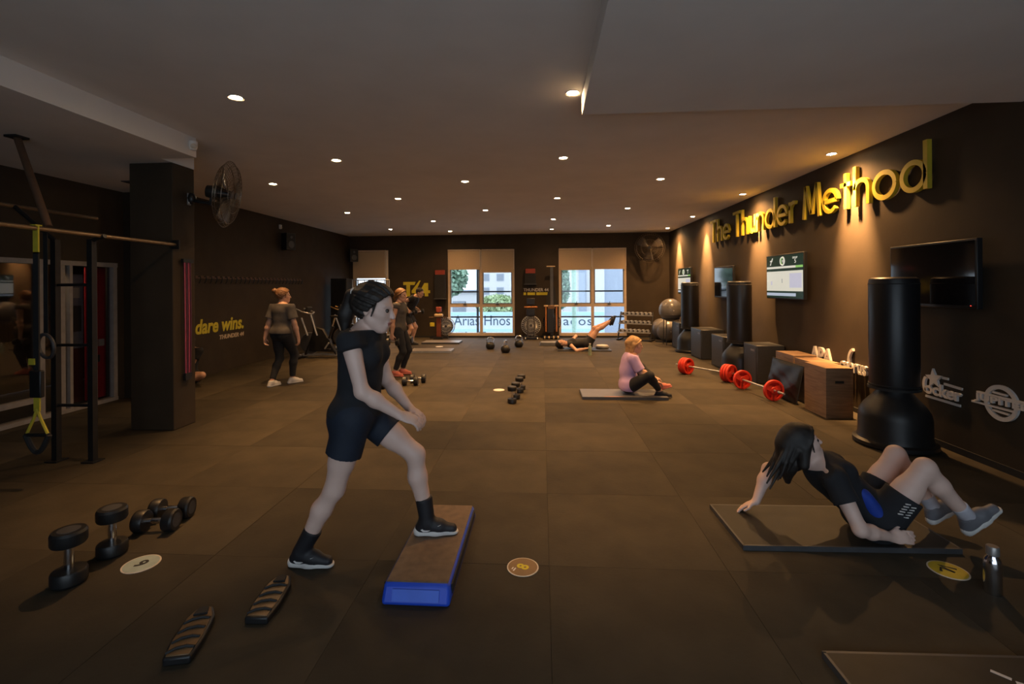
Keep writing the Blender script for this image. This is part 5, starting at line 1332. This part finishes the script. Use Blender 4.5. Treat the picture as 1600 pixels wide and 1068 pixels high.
        Fo.cone(S(-0.012, 0, -0.02), S(0.07, 0, -0.035), 0.042 * s, 0.034 * s, 0.025)
        if top: Fo.cone(S(-0.006, 0, 0.0), A + unit(j['kn'] - A) * top, 0.046 * s, 0.052 * s, 0.02, [(A + unit(j['kn'] - A) * top * 0.9, unit(j['kn'] - A))])
        else: Fo.cone(S(-0.006, 0, -0.01), S(-0.01, 0, 0.012), 0.043 * s, 0.043 * s, 0.02, [(S(0, 0, 0.015), unit(n * 0.9 - td * 0.3))])
        Fo.cut(S(0, 0, -0.076), -n)
        ob = field_obj(Fo, min(cr, 0.008), 'shoe', um, t, base)
        Fq = Field().cone(S(-0.050, 0, -0.074), S(0.05, 0, -0.074), 0.036 * s, 0.038 * s, 0.03).cone(S(0.05, 0, -0.074), S(0.150, sd_[0] * 0, -0.074), 0.040 * s, 0.034 * s, 0.03)
        Fq.cone(S(-0.06, 0, -0.06), S(-0.062, 0, -0.04), 0.022 * s, 0.012 * s, 0.02)
        Fq.cut(S(0, 0, -0.088), -n)
        Fq.cut(S(-0.02, 0, -0.048), unit(n * 1.0 + td * 0.12))
        field_obj(Fq, min(cr, 0.006), 'sole', sm_, ob, base)
    return t, J, dict(body=body, shirt=so, bottom=bo, H=H, base=base)

X_, Y_, Z_ = V(1, 0, 0), V(0, 1, 0), V(0, 0, 1)
# ---- stepping woman in the foreground, in profile to the right
t, J, o = person('woman in black with dark ponytail stepping onto the blue step', (-1.09, 2.735, 0.865), (-1.055, 2.735, 1.345), (1, 0.05, 0), (1, -0.05, 0),
    (-0.985, 2.735, 1.475), (1, -0.06, -0.22), (0.20, 0, 1),
    dict(R=dict(ankle=(-1.385, 2.645, 0.092), pole=(1, 0, 0.2), toe=(1, 0, -0.0), n=(0.0, 0, 1)), L=dict(ankle=(-0.70, 2.835, 0.192), pole=(1, 0, 0.4), toe=(1, 0.12, 0))),
    dict(R=dict(wrist=(-0.80, 2.60, 0.885), pole=(-0.35, -0.3, -1), dir=(0.85, 0.25, -0.35), palm=(-0.1, 0.5, -1), thumb=(0.3, 1, 0.3), curl=0.30),
         L=dict(wrist=(-0.79, 2.76, 0.885), pole=(-0.35, 0.3, -1), dir=(0.8, -0.4, -0.3), palm=(0, -0.3, -1), thumb=(0, -1, 0.2), curl=0.35)),
    dict(skin=M_SKIN2, hair=(M_HAIRD, 'ponytail'), shirt=(M_CBLACK, -0.02, 0.14, 0.016), bottom=(M_CNAVY, 'shorts', 0.50, 0.014), shoes=(M_SHOEK, M_SHOEW, 0.15), head=1.12), 1.0, 0.006)
# pale curved mark on the outer side of each of her shoes
def side_mark(J, sd, toe, parent, base, s=1.0):
    A = J[sd]['an']; td = unit(toe); M = Matrix(((td[0], 0, 0, A[0] - base[0]), (td[1], 0, -1, A[1] - base[1]), (td[2], 1, 0, A[2] - base[2]), (0, 0, 0, 1)))
    MB().prism([(-0.035, -0.045), (-0.02, -0.058), (0.005, -0.058), (0.085, -0.02), (0.01, -0.045), (-0.012, -0.046), (-0.02, -0.038)], 0.004, M, 0.0375).build('side_mark', M_SHOEW, parent, smooth=0)
for ch in [c for c in t.children if c.name.startswith('shoe')]:
    pass
shoes = [c for c in t.children if c.name.startswith('shoe')]
side_mark(J, 'L', (1, 0.12, 0), shoes[0], o['base']); side_mark(J, 'R', (1, 0, 0), shoes[1], o['base'])

# ---- woman doing sit-ups on the mat at the right
t, J, o = person('woman in black shorts with blue panel doing sit-ups on the right mat', (2.06, 3.12, 0.165), (1.72, 3.12, 0.475), (0.7, 0, 0.7), (0.6, -0.08, 0.75),
    (1.645, 3.13, 0.585), (0.85, 0.0, 0.35), (-0.35, 0, 1),
    dict(R=dict(ankle=(2.545, 3.02, 0.20), pole=(0, -0.1, 1), toe=(0.75, 0, 0.62), n=(-0.62, 0, 0.75)), L=dict(ankle=(2.52, 3.24, 0.155), pole=(0, 0.1, 1), toe=(0.80, 0, 0.55), n=(-0.55, 0, 0.80))),
    dict(R=dict(wrist=(2.02, 2.90, 0.125), pole=(-0.6, -0.8, -0.6), dir=(1, -0.05, 0.0), palm=(0, 0.9, -0.5), thumb=(0, 0.3, 1), curl=0.22),
         L=dict(wrist=(1.46, 3.36, 0.11), pole=(-0.3, 0.9, 0.2), dir=(-0.7, 0.25, -0.45), palm=(-0.3, 0, -1), thumb=(0.6, -1, 0), curl=0.15)),
    dict(skin=M_SKIN2, fall=V(-0.45, 0, -0.9), hair=(M_HAIRD, 'long'), shirt=(M_CBLACK, 0.10, 0.50, 0.014), bottom=(M_CBLACK, 'shorts', 0.50, 0.014), shoes=(mat('grey_shoe', (0.16, 0.16, 0.18), 0.6), M_SHOEW, 0.0), sock=(M_SOCKW, 0.22), head=1.05), 0.98, 0.006)
# blue side panel and white striped mark of the shorts
hipR, knR = J['R']['hip'], J['R']['kn']; ax = unit(knR - hipR); b_ = np.array(o['base'])
out_ = unit(np.cross(ax, V(-0.4, 0, 1))); out_ = out_ if out_[1] < 0 else -out_; e2 = np.cross(ax, out_)
Pp = np.array([2.06, 3.12, 0.165]); Nn = np.array([1.72, 3.12, 0.475]); up_ = unit(Nn - Pp); fw_ = unit(V(0.7, 0, 0.7) - up_ * (V(0.7, 0, 0.7) @ up_)); lf_ = np.cross(up_, fw_)
pan = Field()
for q in np.linspace(0, 1, 7):
    c_ = Pp + up_ * (-0.01 + 0.21 * q) - lf_ * (0.118 - 0.022 * q) - fw_ * (0.015 - 0.05 * q)
    pan.ell(c_, np.array([lf_, fw_, up_]), V(0.052, 0.042 - 0.012 * abs(q - 0.4), 0.05), 0.03)
field_obj(pan, 0.006, 'blue_panel', mat('blue_cloth', (0.01, 0.045, 0.34), 0.7), o['bottom'], o['base'])
for k in range(5):
    for r in (0, 1):
        c = hipR + ax * (0.10 + 0.018 * k) + out_ * 0.098 + e2 * (0.012 - 0.034 * r) - b_
        MB().tube([c - e2 * 0.012 - ax * 0.006, c + e2 * 0.012 + ax * 0.006], 0.004, 6).build('white_mark', M_SHOEW, o['bottom'])

# ---- woman in lilac shirt sitting on the grey mat
person('blonde woman in lilac shirt sitting on the grey mat', (1.26, 6.97, 0.172), (1.295, 6.97, 0.605), (1, 0, 0), (1, 0, 0),
    (1.345, 6.97, 0.735), (1, -0.1, 0.0), (0.12, 0, 1),
    dict(R=dict(ankle=(1.66, 6.84, 0.10), pole=(0.15, -0.75, 0.75), toe=(0.95, -0.1, 0.1)), L=dict(ankle=(1.70, 7.05, 0.155), pole=(0.15, 0.8, 0.75), toe=(0.9, 0.0, 0.25), n=(-0.25, 0, 0.95))),
    dict(R=dict(wrist=(1.60, 6.85, 0.235), pole=(-0.3, -0.6, -0.8), dir=(0.9, 0.15, -0.3), palm=(0, 0, -1), thumb=(0, 1, 0), curl=0.4),
         L=dict(wrist=(1.62, 7.03, 0.26), pole=(-0.2, 0.6, -0.8), dir=(0.9, -0.1, -0.3), palm=(0, 0, -1), thumb=(0, -1, 0), curl=0.4)),
    dict(skin=M_SKIN, hair=(M_HAIRY, 'bob'), shirt=(M_CLILAC, -0.20, 0.72, 0.022), bottom=(M_CBLACK, 'leggings', 1.85, 0.006), shoes=dict(R=(M_SHOEK, M_SHOEK, 0.0), L=(M_SHOEC, M_SHOEC, 0.0)), head=1.0), 0.93, 0.008, W=(1.235, 6.97, 0.37))

# ---- woman lying on her back with one leg raised
person('woman lying on a mat with one leg raised before the right window', (1.12, 11.93, 0.172), (0.63, 11.93, 0.155), (0.05, 0, 1), (0.0, 0, 1),
    (0.455, 11.93, 0.155), (0.25, -0.15, 1), (-1, 0, 0.1),
    dict(R=dict(ankle=(1.685, 11.84, 0.72), pole=(-0.6, 0, 0.8), toe=(0.25, 0, 1.0), n=(-1, 0, 0.35)), L=dict(ankle=(1.66, 12.0, 0.70), pole=(-0.6, 0, 0.8), toe=(0.25, 0, 1.0), n=(-1, 0, 0.35))),
    dict(R=dict(wrist=(1.05, 11.66, 0.065), pole=(0, -0.6, -0.4), palm=(0, 0, -1), thumb=(0, 1, 0), curl=0.15),
         L=dict(wrist=(0.80, 12.0, 0.28), pole=(0.3, 0.8, 0.2), palm=(0, 0, -1), thumb=(-1, 0, 0), curl=0.4)),
    dict(skin=M_SKIN, hair=(M_HAIRD, 'gathered'), shirt=(M_CBLACK, 0.06, 0.12, 0.012), bottom=(M_CBLACK, 'shorts', 0.42, 0.012), shoes=(M_SHOEK, M_SHOEK, 0.0)), 0.97, 0.009)

# ---- woman walking away at the left
person('woman in grey shirt and black leggings walking away, white shoes', (-4.29, 7.56, 0.855), (-4.29, 7.57, 1.325), (0.30, 1, 0), (0.25, 1, 0),
    (-4.285, 7.61, 1.465), (0.85, 0.6, 0.0), (0, 0.05, 1),
    dict(L=dict(ankle=(-4.385, 7.42, 0.088), pole=(0.2, 1, 0), toe=(0.30, 1, -0.0)), R=dict(ankle=(-4.19, 7.70, 0.088), pole=(0.3, 1, 0), toe=(0.65, 0.8, 0))),
    dict(L=dict(wrist=(-4.57, 7.52, 0.74), pole=(-0.4, -1, 0), palm=(1, 0, 0), thumb=(0, 1, 0), curl=0.4, dir=(-0.05, 0.1, -1)),
         R=dict(wrist=(-4.00, 7.56, 0.74), pole=(0.4, -1, 0), palm=(-1, 0, 0), thumb=(0, 1, 0), curl=0.4, dir=(0.05, 0.1, -1))),
    dict(skin=M_SKIN, hair=(M_HAIRB, 'bun'), shirt=(M_CGREY, -0.02, 0.72, 0.026), bottom=(M_CBLACK, 'leggings', 1.92, 0.008), shoes=(M_SHOEW, M_SHOEW, 0.0)), 0.98, 0.008)

# ---- woman standing with dumbbells
t, J, o = person('woman in dark grey top and coral shoes standing with dumbbells', (-2.595, 8.44, 0.85), (-2.585, 8.44, 1.31), (1, -0.1, 0), (1, -0.1, 0),
    (-2.545, 8.435, 1.45), (1, -0.15, -0.05), (0.06, 0, 1),
    dict(R=dict(ankle=(-2.645, 8.34, 0.088), pole=(1, 0, 0), toe=(1, -0.25, 0)), L=dict(ankle=(-2.570, 8.55, 0.088), pole=(1, 0, 0), toe=(1, 0.05, 0))),
    dict(R=dict(wrist=(-2.665, 8.24, 0.725), pole=(-1, -0.2, 0), palm=(0, 1, 0), thumb=(1, 0, 0), curl=0.75, dir=(0.02, 0, -1)),
         L=dict(wrist=(-2.530, 8.64, 0.725), pole=(-1, 0.2, 0), palm=(0, -1, 0), thumb=(1, 0, 0), curl=0.75, dir=(0.02, 0, -1))),
    dict(skin=M_SKIN, hair=(M_HAIRB, 'gathered'), shirt=(M_CGREY, -0.12, 0.12, 0.014), bottom=(M_CBLACK, 'leggings', 1.90, 0.008), shoes=(M_SHOEC, M_SHOEC, 0.0)), 0.97, 0.008)
dumb((-2.655, 8.265, 0.555), 'dumbbell in the near hand of the standing woman', 'dumbbells held in hands', 0.0, False, 0.95)
dumb((-2.520, 8.615, 0.555), 'dumbbell in the far hand of the standing woman', 'dumbbells held in hands', 0.0, False, 0.95)

# ---- man bending forward with dumbbells
person('man in black shirt and shorts bending forward with dumbbells', (-3.70, 12.74, 0.90), (-3.445, 12.74, 1.335), (0.9, 0, -0.4), (0.9, 0, -0.5),
    (-3.335, 12.74, 1.44), (0.9, -0.1, -0.40), (0.40, 0, 0.92),
    dict(R=dict(ankle=(-3.73, 12.62, 0.095), pole=(1, 0, 0.1), toe=(1, -0.1, 0)), L=dict(ankle=(-3.60, 12.88, 0.095), pole=(1, 0, 0.1), toe=(1, 0.1, 0))),
    dict(R=dict(wrist=(-3.60, 12.52, 0.99), pole=(-1, -0.2, 0.2), palm=(0, 1, 0), thumb=(1, 0, 0.3), curl=0.75, dir=(0.4, 0, -0.9)),
         L=dict(wrist=(-3.46, 12.96, 1.00), pole=(-1, 0.2, 0.2), palm=(0, -1, 0), thumb=(1, 0, 0.3), curl=0.75, dir=(0.4, 0, -0.9))),
    dict(skin=M_SKIN, hair=(M_HAIRD, 'short'), shirt=(M_CBLACK, -0.04, 0.35, 0.016), bottom=(M_CBLACK, 'shorts', 0.72, 0.02), shoes=(M_SHOEK, M_BLACKM, 0.0), sock=(M_SOCKW, 0.2)), 1.06, 0.009, female=False)
dumb((-3.545, 12.545, 0.845), 'dumbbell in the near hand of the bending man', 'dumbbells held in hands', 0.2, False, 0.95)
dumb((-3.40, 12.935, 0.855), 'dumbbell in the far hand of the bending man', 'dumbbells held in hands', 0.2, False, 0.95)

# ---- person sitting cross-legged on the floor, almost hidden behind the column
person('person sitting on the floor, only a bent knee showing beside the column', (-5.91, 7.55, 0.135), (-5.90, 7.58, 0.60), (0, -1, 0), (0, -1, 0),
    (-5.93, 7.56, 0.75), (0, -1, 0), (0, 0, 1),
    dict(L=dict(ankle=(-5.83, 7.16, 0.09), pole=(1, -0.1, 0.28), toe=(-0.7, -0.7, 0)), R=dict(ankle=(-5.93, 7.24, 0.10), pole=(-0.12, -0.8, 1), toe=(0.3, -1, 0))),
    dict(L=dict(wrist=(-5.90, 7.28, 0.30), pole=(0.0, 0.5, -0.8), palm=(0, 0, -1), thumb=(-1, 0, 0), curl=0.3),
         R=dict(wrist=(-5.92, 7.26, 0.42), pole=(0.3, 0.5, -0.8), palm=(0, 0, -1), thumb=(1, 0, 0), curl=0.3)),
    dict(skin=M_SKIN, hair=(M_HAIRD, 'gathered'), shirt=(M_CBLACK, -0.02, 0.5, 0.015), bottom=(M_CBLACK, 'shorts', 0.45, 0.012), shoes=(M_SHOEK, M_SHOEK, 0.0)), 0.95, 0.010)
